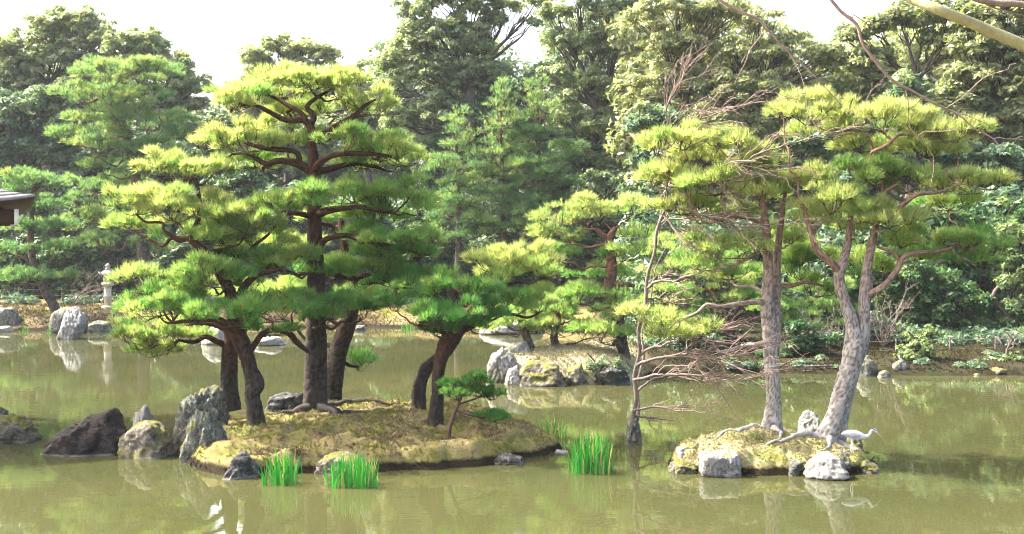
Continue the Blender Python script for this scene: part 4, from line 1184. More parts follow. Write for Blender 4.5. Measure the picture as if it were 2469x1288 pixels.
# ------------------------------------------------------------------ rocks
RI = dict(group='rocks round the mossy island')
rock('boulder', 'craggy grey boulder sloping into the water beyond the brown wedge rock', [(-45, 1078), (-45, 1012), (15, 998), (55, 1004), (86, 1030), (102, 1058), (100, 1078)], 21.7, 'r_moss', thick=.5, rough=.2, fold=.7, **RI)
rock('standing_stone', 'small grey spire standing behind the craggy sloping boulder', [(-22, 1060), (-16, 975), (0, 957), (16, 974), (24, 1060)], 22.1, 'r_grey', thick=.2, rough=.16, fold=.6, **RI)
rock('boulder', 'big dark brown wedge shaped rock in the water', [(78, 1118), (90, 1096), (130, 1055), (200, 1008), (245, 990), (276, 982), (292, 998), (297, 1060), (296, 1118)], 20.4, 'r_brown', thick=.55, rough=.16, fold=.5, seed=5, **RI)
rock('boulder', 'rounded lichen patched boulder between the brown wedge and the pointed rock', [(292, 1120), (284, 1075), (298, 1040), (335, 1014), (380, 1012), (408, 1030), (422, 1065), (418, 1120)], 20.2, 'r_moss', thick=.5, rough=.11, **RI)
rock('standing_stone', 'small pale standing stone peeping over the rounded boulder', [(312, 1090), (322, 985), (332, 960), (345, 964), (364, 975), (371, 992), (378, 1090)], 21.2, 'r_pale', thick=.22, rough=.12, fold=.6, **RI)
rock('standing_stone', 'tall jagged ribbed standing rock with a ragged crest', [(424, 1120), (425, 995), (438, 965), (472, 938), (512, 924), (532, 950), (548, 1010), (556, 1120)], 20.9, 'r_grey', thick=.42, rough=.15, fold=1.1, seed=12, **RI)
rock('standing_stone', 'pointed green grey slab leaning before the jagged rock', [(428, 1140), (438, 1085), (456, 1025), (482, 976), (498, 978), (530, 1018), (550, 1062), (548, 1105), (525, 1140)], 19.7, 'r_grey', thick=.36, rough=.09, fold=.7, seed=40, **RI)
rock('boulder', 'small black wet rock beside the iris clump', [(536, 1176), (546, 1132), (575, 1092), (597, 1086), (618, 1110), (630, 1150), (628, 1176)], 18.3, 'r_dark', thick=.3, rough=.16, **RI)
rock('boulder', 'pale low rock half hidden by the denser iris clump', [(752, 1158), (768, 1110), (800, 1092), (850, 1090), (885, 1105), (902, 1158)], 18.5, 'r_moss', thick=.35, rough=.14, **RI)
rock('boulder', 'flat blue grey rock set into the mossy bank edge', [(1182, 1126), (1192, 1098), (1220, 1090), (1256, 1098), (1268, 1126)], 19.4, 'r_dark', thick=.25, rough=.1, **RI)
rock('boulder', 'dark mossy flat topped rock behind the tallest pine', [(636, 1000), (648, 958), (675, 945), (735, 946), (748, 1000)], 23.4, 'r_dark', thick=.5, rough=.14, **RI)
rock('boulder', 'low grey green outcrop between the two pine trunks', [(540, 1030), (553, 986), (590, 974), (625, 984), (660, 980), (676, 1030)], 22.3, 'r_moss', thick=.45, rough=.12, **RI)
rock('boulder', 'little pale stone at the tapering tip of the mossy island', [(1328, 1104), (1342, 1084), (1366, 1086), (1382, 1104)], 20.3, 'r_pale', thick=.14, rough=.14, sub=4, **RI)
RH = dict(group='rocks round the heron island')
rock('boulder', 'large flat faced white rock in the bank of the heron island', [(1688, 1156), (1686, 1102), (1694, 1085), (1735, 1086), (1779, 1082), (1786, 1110), (1789, 1156)], 18.38, 'r_pale', thick=.3, rough=.09, fold=.6, **RH)
rock('boulder', 'white rock on the shoulder of the heron island', [(1626, 1118), (1630, 1082), (1650, 1069), (1672, 1074), (1682, 1118)], 19.2, 'r_pale', thick=.22, rough=.14, **RH)
rock('boulder', 'brown mossy rock at the low end of the heron island', [(1610, 1145), (1618, 1114), (1645, 1106), (1680, 1120), (1688, 1145)], 18.65, 'r_moss', thick=.28, rough=.14, **RH)
rock('boulder', 'pale peaked rock at the waterline below the heron', [(1928, 1160), (1938, 1122), (1970, 1095), (2003, 1087), (2035, 1110), (2050, 1160)], 18.22, 'r_pale', thick=.32, rough=.12, seed=77, **RH)
rock('boulder', 'narrow grey upright stone next to the pale peaked rock', [(2019, 1156), (2020, 1098), (2032, 1083), (2047, 1088), (2055, 1156)], 18.5, 'r_grey', thick=.16, rough=.12, **RH)
rock('standing_stone', 'speckled standing stone between the two pale trunks', [(1922, 1070), (1927, 1010), (1941, 989), (1960, 990), (1976, 1016), (1980, 1070)], 20.5, 'r_pale', thick=.25, rough=.13, **RH)
rock('boulder', 'mossy stump of rock in the water behind the heron', [(2022, 1110), (2029, 1066), (2045, 1052), (2075, 1056), (2088, 1110)], 20.4, 'r_moss', thick=.25, rough=.13, **RH)
rock('boulder', 'small grey rock in the moss between the two pale bank rocks', [(1895, 1152), (1903, 1113), (1925, 1105), (1945, 1112), (1952, 1152)], 18.4, 'r_grey', thick=.2, rough=.12, **RH)
rock('boulder', 'low mossy rock where the heron stands', [(2050, 1150), (2060, 1116), (2085, 1106), (2110, 1116), (2124, 1150)], 18.75, 'r_moss', thick=.34, rough=.12, **RH)
rock('standing_stone', 'narrow grey rock in open water below the bare tree', [(1506, 1078), (1512, 1015), (1524, 990), (1537, 1000), (1546, 1040), (1551, 1078)], 21.3, 'r_grey', thick=.2, rough=.12)
RS = dict(group='boulders of the sandy islet')
rock('boulder', 'tall pale cracked boulder at the end of the sandy islet', [(1172, 935), (1176, 872), (1190, 845), (1215, 838), (1250, 862), (1258, 938)], 31.1, 'r_pale', rough=.15, fold=1.2, **RS)
rock('boulder', 'pinkish rounded boulder on top of the pale cracked one', [(1200, 890), (1214, 842), (1235, 826), (1265, 822), (1280, 842), (1280, 890)], 32.2, 'r_pale', rough=.12, **RS)
rock('boulder', 'pale block at the foot of the cracked boulder', [(1212, 935), (1224, 890), (1248, 880), (1266, 940)], 30.65, 'r_pale', rough=.13, **RS)
rock('boulder', 'broad mossy boulder under the islet slope', [(1232, 938), (1244, 896), (1280, 866), (1330, 862), (1360, 888), (1370, 942)], 30.7, 'r_moss', rough=.13, **RS)
rock('boulder', 'dark boulder under the creeping shrub', [(1422, 942), (1432, 896), (1470, 880), (1510, 888), (1524, 942)], 30.8, 'r_dark', rough=.14, **RS)
rock('boulder', 'mossy boulder beside the creeping shrub', [(1352, 936), (1366, 888), (1400, 876), (1428, 942)], 30.75, 'r_moss', rough=.12, **RS)
RB = dict(group='rocks of the far bank')
rock('boulder', 'grey angular boulder on the earth bank under the pavilion eave', [(-30, 800), (-30, 752), (5, 740), (35, 741), (50, 764), (56, 800)], 51.3, 'r_grey', rough=.12, sub=4, **RB)
rock('standing_stone', 'tall slanting ribbed stone rising from the water', [(133, 826), (150, 775), (160, 742), (185, 738), (206, 764), (202, 800), (192, 826)], 46.2, 'r_pale', thick=.5, rough=.09, fold=1.5, **RB)
rock('boulder', 'blue grey blocky rock behind the slanting stone', [(122, 806), (126, 756), (140, 742), (172, 740), (205, 760), (218, 806)], 49.8, 'r_grey', rough=.1, sub=4, **RB)
rock('boulder', 'low blue grey boulder below the stone lantern', [(205, 808), (214, 781), (235, 770), (264, 775), (278, 808)], 49.6, 'r_grey', rough=.11, sub=4, **RB)
rock('standing_stone', 'upright tan rock beside the stone lantern', [(286, 752), (290, 716), (305, 702), (324, 710), (332, 752)], 56.5, 'r_moss', rough=.1, sub=4, **RB)
rock('boulder', 'small white rock at the foot of the earth bank', [(-8, 808), (2, 786), (26, 786), (36, 808)], 50.0, 'r_pale', rough=.13, sub=4, **RB)
rock('boulder', 'pale square rock in the water behind the crooked pine', [(483, 838), (487, 802), (510, 786), (540, 790), (550, 838)], 43.5, 'r_pale', rough=.12, sub=4, **RB)
rock('boulder', 'long low pale rock in the water behind the dark trunks', [(596, 840), (618, 812), (660, 806), (690, 822), (700, 840)], 43.2, 'r_pale', rough=.13, sub=4, **RB)
rock('boulder', 'grey rock where the yellow moss bank meets the water', [(832, 803), (848, 781), (880, 785), (890, 803)], 51.0, 'r_grey', rough=.13, sub=4, **RB)
rock('boulder', 'long white rock ledge on the far shore behind the islet', [(1145, 812), (1162, 782), (1215, 772), (1300, 778), (1325, 812)], 49.2, 'r_pale', rough=.14, sub=4, **RB)
RR = dict(group='stones of the shaded shore')
rock('boulder', 'big grey lichen boulder on the shaded shore beside the leaning trunk', [(2056, 914), (2062, 880), (2080, 851), (2098, 856), (2116, 885), (2121, 914)], 32.8, 'r_grey', rough=.13, sub=4, **RR)
rock('boulder', 'smooth flat topped stone in the shallows beside the big grey boulder', [(2112, 916), (2119, 898), (2135, 892), (2147, 899), (2152, 916)], 32.3, 'r_grey', rough=.06, sub=4, **RR)
rock('boulder', 'slanted slab at the edge of the pale leafy shrub', [(2148, 912), (2153, 876), (2175, 863), (2187, 880), (2188, 912)], 33.2, 'r_grey', rough=.1, sub=4, **RR)
rock('boulder', 'brown boulder at the water below the path, beside the trailing shrub', [(2372, 912), (2380, 890), (2405, 884), (2428, 892), (2434, 912)], 33.0, 'r_moss', rough=.12, sub=4, **RR)
x_, n_ = 2262, 0
while x_ < 2368:
    w_ = RNG.uniform(16, 30)
    rock('edging_stone', 'low stone of the edging row along the shaded shore', [(x_, 912), (x_ + 2, 902), (x_ + w_ * .5, 899 + RNG.uniform(-2, 2)), (x_ + w_ - 2, 902), (x_ + w_, 912)], 32.9 + RNG.uniform(-.08, .08), 'r_moss', thick=.25, rough=.12, sub=3, group='edging stones of the shaded shore')
    x_ += w_ + 1

# ------------------------------------------------------------------ iris clumps
def iris(label, x0, x1, ybase, ytop, n, dep, seed, dry=.1):
    rng = np.random.default_rng(seed)
    cx, cy = wl((x0 + x1) / 2, ybase)
    cy += dep
    s = cy / FOC
    mb = MB()
    H = (ybase - ytop) * s
    for q in range(n):
        u = np.clip(rng.normal(0, .55), -1.05, 1.05) if q % 3 else rng.uniform(-1, 1)
        x = cx + u * (x1 - x0) / 2 * s * 0.92
        y = cy + rng.uniform(-1, 1) * dep
        h = H * (rng.uniform(.3, .75) if rng.uniform() < .35 else rng.uniform(.7, 1.08)) * (1 - .35 * abs(u) ** 3)
        ln = A([u * .12 + rng.normal(0, .09), rng.normal(0, .1)]) * h
        if rng.uniform() < .08:
            ln = ln + A([rng.choice([-1, 1]) * .5, 0]) * h
            h *= .8
        w = rng.uniform(.007, .014)
        ang = rng.uniform(-.7, .7)
        wx, wy = w * math.cos(ang), w * math.sin(ang)
        ts = [(-.2, 1.0), (.35, 1.0), (.72, .75), (1.0, .05)]
        v = []
        for f, k in ts:
            c = A([x + ln[0] * f * abs(f), y + ln[1] * f * abs(f), h * f])
            v += [c - A([wx * k, wy * k, 0]), c + A([wx * k, wy * k, 0])]
        mb.add(v, [[0, 1, 3, 2], [2, 3, 5, 4], [4, 5, 7, 6]], None, 1.0 if rng.uniform() < dry else np.clip(rng.normal(.4, .27), 0, .9))
    o = mb.build('iris_clump', M['iris'], None, origin=(cx, cy, 0))
    tag(o, label, 'iris plant', 'iris clumps in the shallows')


iris('open clump of bright green iris blades beside the small black rock', 630, 727, 1172, 1085, 74, .16, 1)
iris('dense wide clump of bright green iris blades before the pale low rock', 780, 908, 1178, 1096, 190, .22, 2, .16)
iris('tall dense clump of bright green iris blades standing off the island tip', 1376, 1482, 1145, 1046, 200, .24, 3)
iris('thin straggling clump of half dry iris blades behind the island tip', 1288, 1364, 1058, 1002, 44, .2, 4, .35)
iris('small iris tuft under the earth bank beside the slanting stone', 110, 132, 800, 772, 30, .2, 5)
iris('short iris sprouts at the foot of the earth bank', 44, 64, 800, 790, 24, .2, 6)
iris('iris sprouts below the far yellow moss bank', 962, 1002, 795, 772, 44, .3, 7, .3)


# ------------------------------------------------------------------ bare trees
def grow(mb, q, lvl, rng, up=0.15, dens=9.0, ang=0.75, taper=0.45, side=None, thick=.004, reach=.95):
    """side shoots along the rows q (x, y, z, r)"""
    if lvl == 0:
        return
    p = q[:, :3]
    sl = np.concatenate([[0], np.cumsum(np.linalg.norm(np.diff(p, axis=0), axis=1))])
    L = sl[-1]
    n = max(2, int(L * dens))
    tg = unit(np.gradient(p, axis=0))
    for s in rng.uniform(0.12, 1.0, n) * L:
        i = min(len(q) - 1, int(np.searchsorted(sl, s)))
        ln = min(L * 0.6, reach) * rng.uniform(.35, 1.0) * (1.1 - 0.5 * s / L)
        d = unit(tg[i] + ang * rng.normal(0, 1, 3) + A([0, 0, up]))
        if side is not None:
            d = unit(d + side)
        r = min(q[i, 3] * 0.75, thick + 0.008 * ln)
        e = p[i] + d * ln
        c = spline(wiggle(p[i], e, r, max(thick * .6, r * taper), 5, .13, .05, rng), max(.06, ln / 9))
        tube(mb, c, 4, .5, False)
        grow(mb, c, lvl - 1, rng, up, dens * 1.35, ang, taper, side, thick, reach)


rng = np.random.default_rng(21)
D = 21.2
bt = thing('bare_tree', W(1530, 1040, D), 'leafless grey brown tree on the narrow rock reaching over the water to the heron island', 'bare tree')


def rowsD(pl, D):
    return A([[*W(x, y, D + dd), w * (D + dd) / FOC / 2] for x, y, dd, w in pl])


mb = MB()
tq = spline(rowsD([(1529, 1062, 0, 14), (1526, 1010, 0, 11), (1534, 960, -.1, 10), (1530, 905, -.1, 10), (1542, 850, -.2, 9), (1540, 790, -.3, 9), (1556, 735, -.4, 8.5), (1560, 670, -.4, 8), (1578, 610, -.5, 7.5), (1584, 555, -.5, 7), (1604, 505, -.6, 6.5), (1620, 470, -.6, 6), (1660, 440, -.8, 5)], D), .1)
q2 = spline(rowsD([(1529, 1050, .1, 10), (1540, 985, .3, 8), (1536, 930, .4, 7), (1552, 860, .5, 6), (1548, 800, .6, 5), (1566, 740, .7, 4), (1580, 650, .8, 2.5), (1610, 590, .9, 1.5)], D), .1)
tube(mb, q2, 8, .3)
tube(mb, tq, 12, .3)
mb.build('trunk', M['bare'], bt, smooth=True)
boughs = [[(1605, 505, -.3, 5), (1612, 420, -.3, 4), (1608, 340, -.3, 3.5), (1600, 260, -.5, 3), (1640, 190, -.6, 2.2), (1700, 130, -.8, 1.3)],
          [(1620, 470, -.2, 4), (1640, 340, -.5, 3.6), (1670, 298, -.8, 3.2), (1745, 268, -1.1, 2.4), (1842, 240, -1.4, 1.3)],
          [(1655, 441, -.6, 5), (1720, 420, -.9, 4.6), (1790, 396, -1.2, 4), (1880, 360, -1.5, 3), (1970, 332, -1.7, 2), (2080, 308, -1.9, 1.2)],
          [(1620, 450, -.4, 5), (1690, 452, -.8, 4), (1780, 446, -1.1, 3), (1870, 430, -1.4, 1.3)],
          [(1545, 500, -.1, 5), (1580, 494, -.3, 5), (1640, 500, -.7, 4.5), (1720, 518, -1.0, 4), (1830, 545, -1.4, 3), (1960, 545, -1.7, 1.3)],
          [(1524, 570, 0, 5), (1600, 540, .1, 4), (1680, 520, -.2, 3), (1760, 480, -.4, 1.3)],
          [(1530, 520, 0, 5), (1590, 560, -.4, 4), (1660, 600, -.8, 3), (1740, 610, -1, 1.3)],
          [(1519, 700, 0, 7), (1580, 682, -.4, 6), (1650, 670, -.8, 4), (1740, 640, -1.0, 1.5)],
          [(1520, 740, 0, 6), (1570, 720, .2, 5), (1640, 740, .3, 3), (1720, 790, .2, 1.5)],
          [(1518, 860, 0, 7), (1580, 842, -.3, 6), (1650, 815, -.6, 4), (1790, 790, -.9, 1.5)],
          [(1518, 885, 0, 8), (1600, 868, -.4, 6), (1700, 865, -.8, 5), (1800, 855, -1.2, 3), (1925, 830, -1.5, 1.5)],
          [(1519, 915, 0, 8), (1600, 898, -.4, 6), (1690, 905, -.8, 4.5), (1780, 912, -1.1, 3), (1845, 890, -1.3, 1.5)],
          [(1521, 950, 0, 6), (1560, 925, .2, 5), (1640, 905, .4, 3), (1720, 925, .4, 1.5)],
          [(1525, 985, 0, 6), (1570, 978, -.2, 5), (1640, 984, -.5, 3), (1745, 998, -.8, 1.2)],
          [(1526, 1000, 0, 5), (1560, 1000, .2, 4), (1630, 1015, .2, 1.5)]]
tw = MB()
for pl in boughs:
    rw = rowsD([(x, y, dd * 1.5, w * 1.1) for x, y, dd, w in pl], D)
    rw[0, :3] = tq[np.argmin(np.abs(tq[:, 2] - rw[0, 2])), :3]
    if rw[1, 0] < rw[0, 0] + .1:
        rw = np.delete(rw, 1, 0)
    q = spline(rw, .1)
    j_ = np.cumsum(rng.normal(0, .016, (len(q), 3)), 0)
    q[:, :3] += j_ - np.linspace(0, 1, len(q))[:, None] ** 2 * j_[-1] * .5
    b_ = MB()
    tube(b_, q, 7, .4)
    b_.build('limb', M['bare'], bt, smooth=True)
    grow(tw, q, 2, rng, .02, 4.6, .42, .6, A([.22, -.03, -.04]), .0065, 1.5)
tw.build('twigs', M['bare_red'], bt, kind='stuff')


def bare_shrub(label, x, y, d, spread, h, n, seed, group=None, lean=0.0):
    rg = np.random.default_rng(seed)
    p0 = W(x, y, d)
    p0[2] = land1(p0[0], p0[1]) - .1
    t = thing('bare_shrub', p0, label, 'bare shrub', group)
    m1, m2 = MB(), MB()
    for _ in range(n):
        e = p0 + A([rg.normal(lean, .5) * spread, rg.normal(0, .4) * spread, h * rg.uniform(.5, 1)])
        q = spline(wiggle(p0, e, .022, .006, 6, .12, .08, rg), .12)
        tube(m1, q, 5, .4)
        grow(m2, q, 2, rg, .05, 2.6, .7, .5, None, .008)
    m1.build('stem', M['bare'], t, smooth=True)
    m2.build('twigs', M['bare'], t, kind='stuff')


bare_shrub('grey leafless shrub arching beside the stone lantern', 170, 735, 56, 2.2, 2.4, 9, 3, lean=.5)
bare_shrub('grey leafless shrub tangled behind the forked pale trunk', 2130, 880, 37, 1.6, 2.2, 12, 4, lean=.2)
bare_shrub('pale leafless shrub between the two pale trunked pines, at the shore', 1990, 890, 36, 1.4, 1.6, 9, 5, lean=-.1)
bare_shrub('pale leafless shrub by the path under the camellia', 2425, 880, 35.5, 1.2, 1.0, 7, 6)
bare_shrub('leafless shrub with whitish twigs under the hanging pine limb', 1700, 890, 36, 1.8, 1.6, 10, 8)

ob = thing('overhanging_bough', W(2700, 190, 4.6), 'smooth thick greenish bough crossing high before the pale wood', 'branch')
mb = MB()
tube(mb, spline(rowsD([(2090, -70, .1, 21), (2180, -12, .1, 23), (2260, 22, 0, 25), (2340, 55, 0, 26), (2420, 88, 0, 27), (2520, 130, 0, 29), (2700, 190, 0, 34)], 4.6), .03), 14, .3)
mb.build('bough', M['bough'], ob, smooth=True)
mb = MB()
tube(mb, spline(rowsD([(2290, -45, .3, 13), (2340, -8, .3, 14), (2400, 8, .3, 15), (2480, 14, .3, 16), (2600, 60, .2, 18), (2700, 190, 0, 20)], 4.6), .03), 10, .3)
q = spline(rowsD([(2340, -8, .3, 4), (2400, 20, .3, 4), (2470, 38, .3, 3), (2540, 50, .3, 2)], 4.6), .03)
tube(mb, q, 6, .3)
mb.build('side_bough', M['bare'], ob, smooth=True)
for lb, pl, sd in [('thin leafless branch trailing down across the sky gap to the yellow pine', [(1950, -75, 0, 9), (1990, -18, 0, 8), (2028, 28, 0, 8), (2066, 60, 0, 8.5), (2078, 102, 0, 7), (2112, 150, 0, 7), (2152, 194, 0, 7.5), (2200, 220, 0, 6), (2262, 254, 0, 5), (2310, 276, 0, 4.5), (2350, 310, 0, 3.5), (2395, 335, 0, 3), (2425, 375, 0, 2)], 31),
                   ('fine leafless branch drooping before the olive evergreens', [(1640, -75, 0, 9), (1735, 0, 0, 8), (1790, 30, 0, 7.5), (1830, 48, 0, 7), (1862, 85, 0, 5.5), (1900, 125, 0, 4), (1960, 180, 0, 3), (2030, 255, 0, 2)], 32)]:
    rg = np.random.default_rng(sd)
    q = spline(rowsD(pl, 7.2), .05)
    t = thing('trailing_branch', q[0, :3], lb, 'branch')
    m1, m2 = MB(), MB()
    tube(m1, q, 8, .3)
    m1.build('bough', M['bare_red'], t, smooth=True)
    q2 = q.copy()
    q2[:, 3] *= .6
    grow(m2, q2, 2, rg, -.02, 2.6, .55, .4)
    m2.build('twigs', M['bare_red'], t, kind='stuff')

# ------------------------------------------------------------------ stone lantern
lb_ = W(260, 742, 55)
lt = thing('stone_lantern', lb_, 'tall tan stone lantern with hexagonal cap on the far bank', 'stone lantern')
u_ = 55 / FOC


def lp(name, prof, seg, mat, rot=0.0):
    mb = MB()
    lathe(mb, [(r * u_, z * u_) for r, z in prof], lb_, seg, 0, rot)
    return mb.build(name, M[mat], lt, smooth=seg > 8)


lp('base', [(0, -14), (17, -14), (17, 2), (12, 5), (0, 5.2)], 6, 'stone')
lp('shaft', [(0, 4), (8.5, 5), (8.3, 25), (9.8, 26.5), (9.8, 29), (8.2, 30.5), (8.2, 47), (9.5, 50), (0, 50.2)], 20, 'stone')
lp('platform', [(0, 49), (9, 49.5), (14, 54), (14.8, 55), (14.8, 60), (11, 62), (0, 62.2)], 6, 'stone')
fb = MB()
for q in range(6):
    a0 = q * math.pi / 3
    box(fb, lb_ + A([math.cos(a0) * 8.6 * u_, math.sin(a0) * 8.6 * u_, 70.5 * u_]), (3.4 * u_, 3.4 * u_, 17.4 * u_), 0, a0)
box(fb, lb_ + A([0, 0, 70.5 * u_]), (10 * u_, 10 * u_, 17.2 * u_), 0, .3)
fb.build('fire_box', M['stone'], lt)
cap = lp('cap', [(0, 78.4), (17, 78.6), (20, 80.5), (19.6, 82.5), (12, 88), (6, 90.5), (0, 90.7)], 6, 'stone_top')
mb = MB()
for q in range(6):
    a0 = q * math.pi / 3
    c_ = lb_ + A([math.cos(a0) * 18.8 * u_, math.sin(a0) * 18.8 * u_, 82 * u_])
    tube(mb, np.vstack([[*c_, 2.2 * u_], [*(c_ + A([math.cos(a0) * 2.4 * u_, math.sin(a0) * 2.4 * u_, 1.8 * u_])), 1.9 * u_], [*(c_ + A([math.cos(a0) * 2.6 * u_, math.sin(a0) * 2.6 * u_, 4.6 * u_])), 1.1 * u_]]), 6)
sc_ = mb.build('corner_scroll', M['stone_top'], cap, smooth=True)
lp('finial', [(0, 90.2), (5.5, 90.6), (6.4, 94), (5, 96), (3.6, 97), (5.6, 99.5), (5.8, 102), (3, 105.5), (0, 107)], 16, 'stone_top')

# ------------------------------------------------------------------ pavilion corner
pc = W(84, 471, 22.0)
PK = 22.0 / 15.0                                           # size of the eave details
PA, PB = A([-0.88, -0.475, 0]), A([-0.475, 0.88, 0])      # along the front eave, along the side eave
HX = 1.75
pv = thing('pavilion', (*(pc + (PA + PB) * HX * PK)[:2], 0), 'wooden pavilion with weathered shingle roof, only its eave corner showing', 'pavilion')


def roofpt(a, b, dz=0.0):
    """a, b: metres in from the corner along the two eaves"""
    inn = min(a, b, 2 * HX - a, 2 * HX - b)
    r = (a * a + b * b) ** .5
    return pc + PK * (PA * a + PB * b + A([0, 0, (.42 * inn) - .13 * (1 - math.exp(-r / .5)) + dz]))


def pbox(mb, a0, a1, b0, b1, z0, z1):
    v = A([pc + PK * (PA * a + PB * b + A([0, 0, z])) for a in (a0, a1) for b in (b0, b1) for z in (z0, z1)])
    mb.add(v, [[0, 1, 3, 2], [4, 6, 7, 5], [0, 4, 5, 1], [2, 3, 7, 6], [0, 2, 6, 4], [1, 5, 7, 3]])


nc, cnt = 12, 30
sp_ = np.linspace(0, 1, cnt) ** 1.7
EDGES = [lambda f, i: (f, i), lambda f, i: (i, f), lambda f, i: (f, 2 * HX - i), lambda f, i: (2 * HX - i, f)]
for q in range(nc):
    i0, i1 = q * HX / nc, (q + 1) * HX / nc + .02
    mb = MB()
    for E in EDGES:
        btm = [roofpt(*E(i0 + (2 * HX - 2 * i0) * f, i0), .02) for f in sp_]
        top = [roofpt(*E(i1 + (2 * HX - 2 * i1) * f, i1), .002) for f in sp_]
        low = [p - A([0, 0, .05]) for p in btm]
        k = np.arange(cnt - 1)
        mb.add(np.vstack([top, btm, low]), np.vstack([np.stack([k, k + 1, cnt + k + 1, cnt + k], -1), np.stack([cnt + k, cnt + k + 1, 2 * cnt + k + 1, 2 * cnt + k], -1)]))
    mb.build('shingle_course', M['shingle'], pv)
mb = MB()
for E in EDGES:
    v = []
    for f in sp_:
        p, pi = roofpt(*E(2 * HX * f, 0)), E(.06 + (2 * HX - .12) * f, .06)
        p1 = roofpt(*pi)
        p1[2] = p[2]
        pj = roofpt(*E(.5 + (2 * HX - 1) * f, .5))
        v += [p - A([0, 0, .03]), p1 - A([0, 0, .13]), A([pj[0], pj[1], p[2] - .16])]
    k = np.arange(cnt - 1) * 3
    mb.add(v, np.vstack([np.stack([k, k + 3, k + 4, k + 1], -1), np.stack([k + 1, k + 4, k + 5, k + 2], -1)]))
mb.build('fascia', M['timber'], pv)
for bb_ in (.22, 1.3):
    mb = MB()
    pbox(mb, .26, 2 * HX - .26, bb_, bb_ + .1, -.42, -.2)
    bo = mb.build('beam', M['timber'], pv)
    mb = MB()
    pbox(mb, .2, .258, bb_ - .008, bb_ + .108, -.425, -.195)
    mb.build('beam_end', M['white'], bo)
mb = MB()
pbox(mb, .4, 2 * HX - .4, .4, 2 * HX - .4, -.2, -.17)
mb.build('soffit', M['timber'], pv)
for pa, pb in ((.8, .8), (.8, 2 * HX - .8), (2 * HX - .8, .8), (2 * HX - .8, 2 * HX - .8)):
    mb = MB()
    pbox(mb, pa - .08, pa + .08, pb - .08, pb + .08, -4.0, -.2)
    mb.build('post', M['timber'], pv)
mb = MB()
pbox(mb, .7, 2 * HX - .7, .7, 2 * HX - .7, -3.0, -2.9)
mb.build('deck', M['timber'], pv)

# ------------------------------------------------------------------ timber weir and rope fences
wb = W(1975, 905, 33.4)
wt = thing('timber_weir', wb, 'small grey timber frame of posts and rail at the shaded shore', 'weir')
uw = 33.4 / FOC
for x in (1942, 1958, 1974, 1990, 2004):
    mb = MB()
    box(mb, W(x, 900, 33.4), (3.2 * uw, 3.2 * uw, 42 * uw))
    mb.build('post', M['old_wood'], wt)
for y, h_ in ((883, 3.2), (894, 2.4)):
    mb = MB()
    box(mb, W(1973, y, 33.33), (72 * uw, 2.6 * uw, h_ * uw))
    mb.build('rail', M['old_wood'], wt)
mb = MB()
tube(mb, [[*W(2004, 884, 33.4), 1.7 * uw], [*W(2026, 905, 33.2), 1.7 * uw]], 6)
mb.build('brace', M['old_wood'], wt)


def fence(label, pts, d, h, group=None):
    p0 = W(pts[0], 800, d)
    t = thing('rope_fence', (p0[0], d, land1(p0[0], d)), label, 'fence', group)
    tops = []
    for x in pts:
        p = W(x, 800, d)
        g = land1(p[0], d)
        mb = MB()
        tube(mb, [[p[0], d, g - .15, .035], [p[0] + .01, d, g + h, .03]], 7)
        mb.build('post', M['old_wood'], t, smooth=True)
        tops.append(A([p[0], d, g + h - .06]))
    for k_ in (0, .32):
        mb = MB()
        for a, b in zip(tops, tops[1:]):
            m_ = (a + b) / 2 - A([0, 0, .05])
            tube(mb, spline(np.hstack([np.vstack([a, m_, b]) - A([0, 0, k_]), np.full((3, 1), .012)]), .3), 5)
        mb.build('rope', M['rope'], t, smooth=True)


fence('rope fence on low posts behind the far moss bank', [-60, 45, 150, 250, 350, 450], 58.0, .75)
fence('rope fence on low posts along the shaded bank path', [2040, 2160, 2290, 2400, 2500], 36.0, .45)

# ------------------------------------------------------------------ heron
HD = 18.9
uh = HD / FOC
hp = W(2057, 1108, HD)
he = thing('heron', hp, 'white and grey heron bending forward at the edge of the small island', 'heron')


def hv(px, py, dy=0.0):
    return hp + A([(px - 2057) * uh, dy, (1108 - py) * uh])


M['feather'] = plain_mat('heron_white_feathers', (0.58, 0.58, 0.57), .8, .08, 30, .2)
M['wing'] = plain_mat('heron_grey_feathers', (0.33, 0.345, 0.37), .8, .3, 40, .3, stretch=(.4, 1, 2))
M['black'] = plain_mat('heron_black_feathers', (0.025, 0.025, 0.03), .6, .2, 20, 0)
M['bill'] = plain_mat('heron_bill', (0.48, 0.33, 0.17), .5, .15, 20, 0)
M['legs'] = plain_mat('heron_legs', (0.36, 0.30, 0.22), .7, .15, 20, 0)
body = [(2028, 1047, 1.0), (2034, 1046, 4.5), (2042, 1046, 8.4), (2052, 1047.5, 11), (2062, 1049, 11.4), (2072, 1050.5, 9.6), (2080, 1052, 7.2), (2087, 1052.5, 5.2), (2093, 1050.5, 4.1), (2097.5, 1046, 3.5), (2100, 1041, 3.2), (2102.5, 1037, 3.2), (2106.5, 1035.8, 3.5), (2110.5, 1038.4, 3.7), (2113.5, 1041.8, 2.7), (2115.5, 1044.2, 1.5)]
mb = MB()
q = spline(A([[*hv(x, y), r * uh] for x, y, r in body]), .012)
tube(mb, q, 18)
v = mb.v[0]
v[:, 1] = hp[1] + (v[:, 1] - hp[1]) * .74
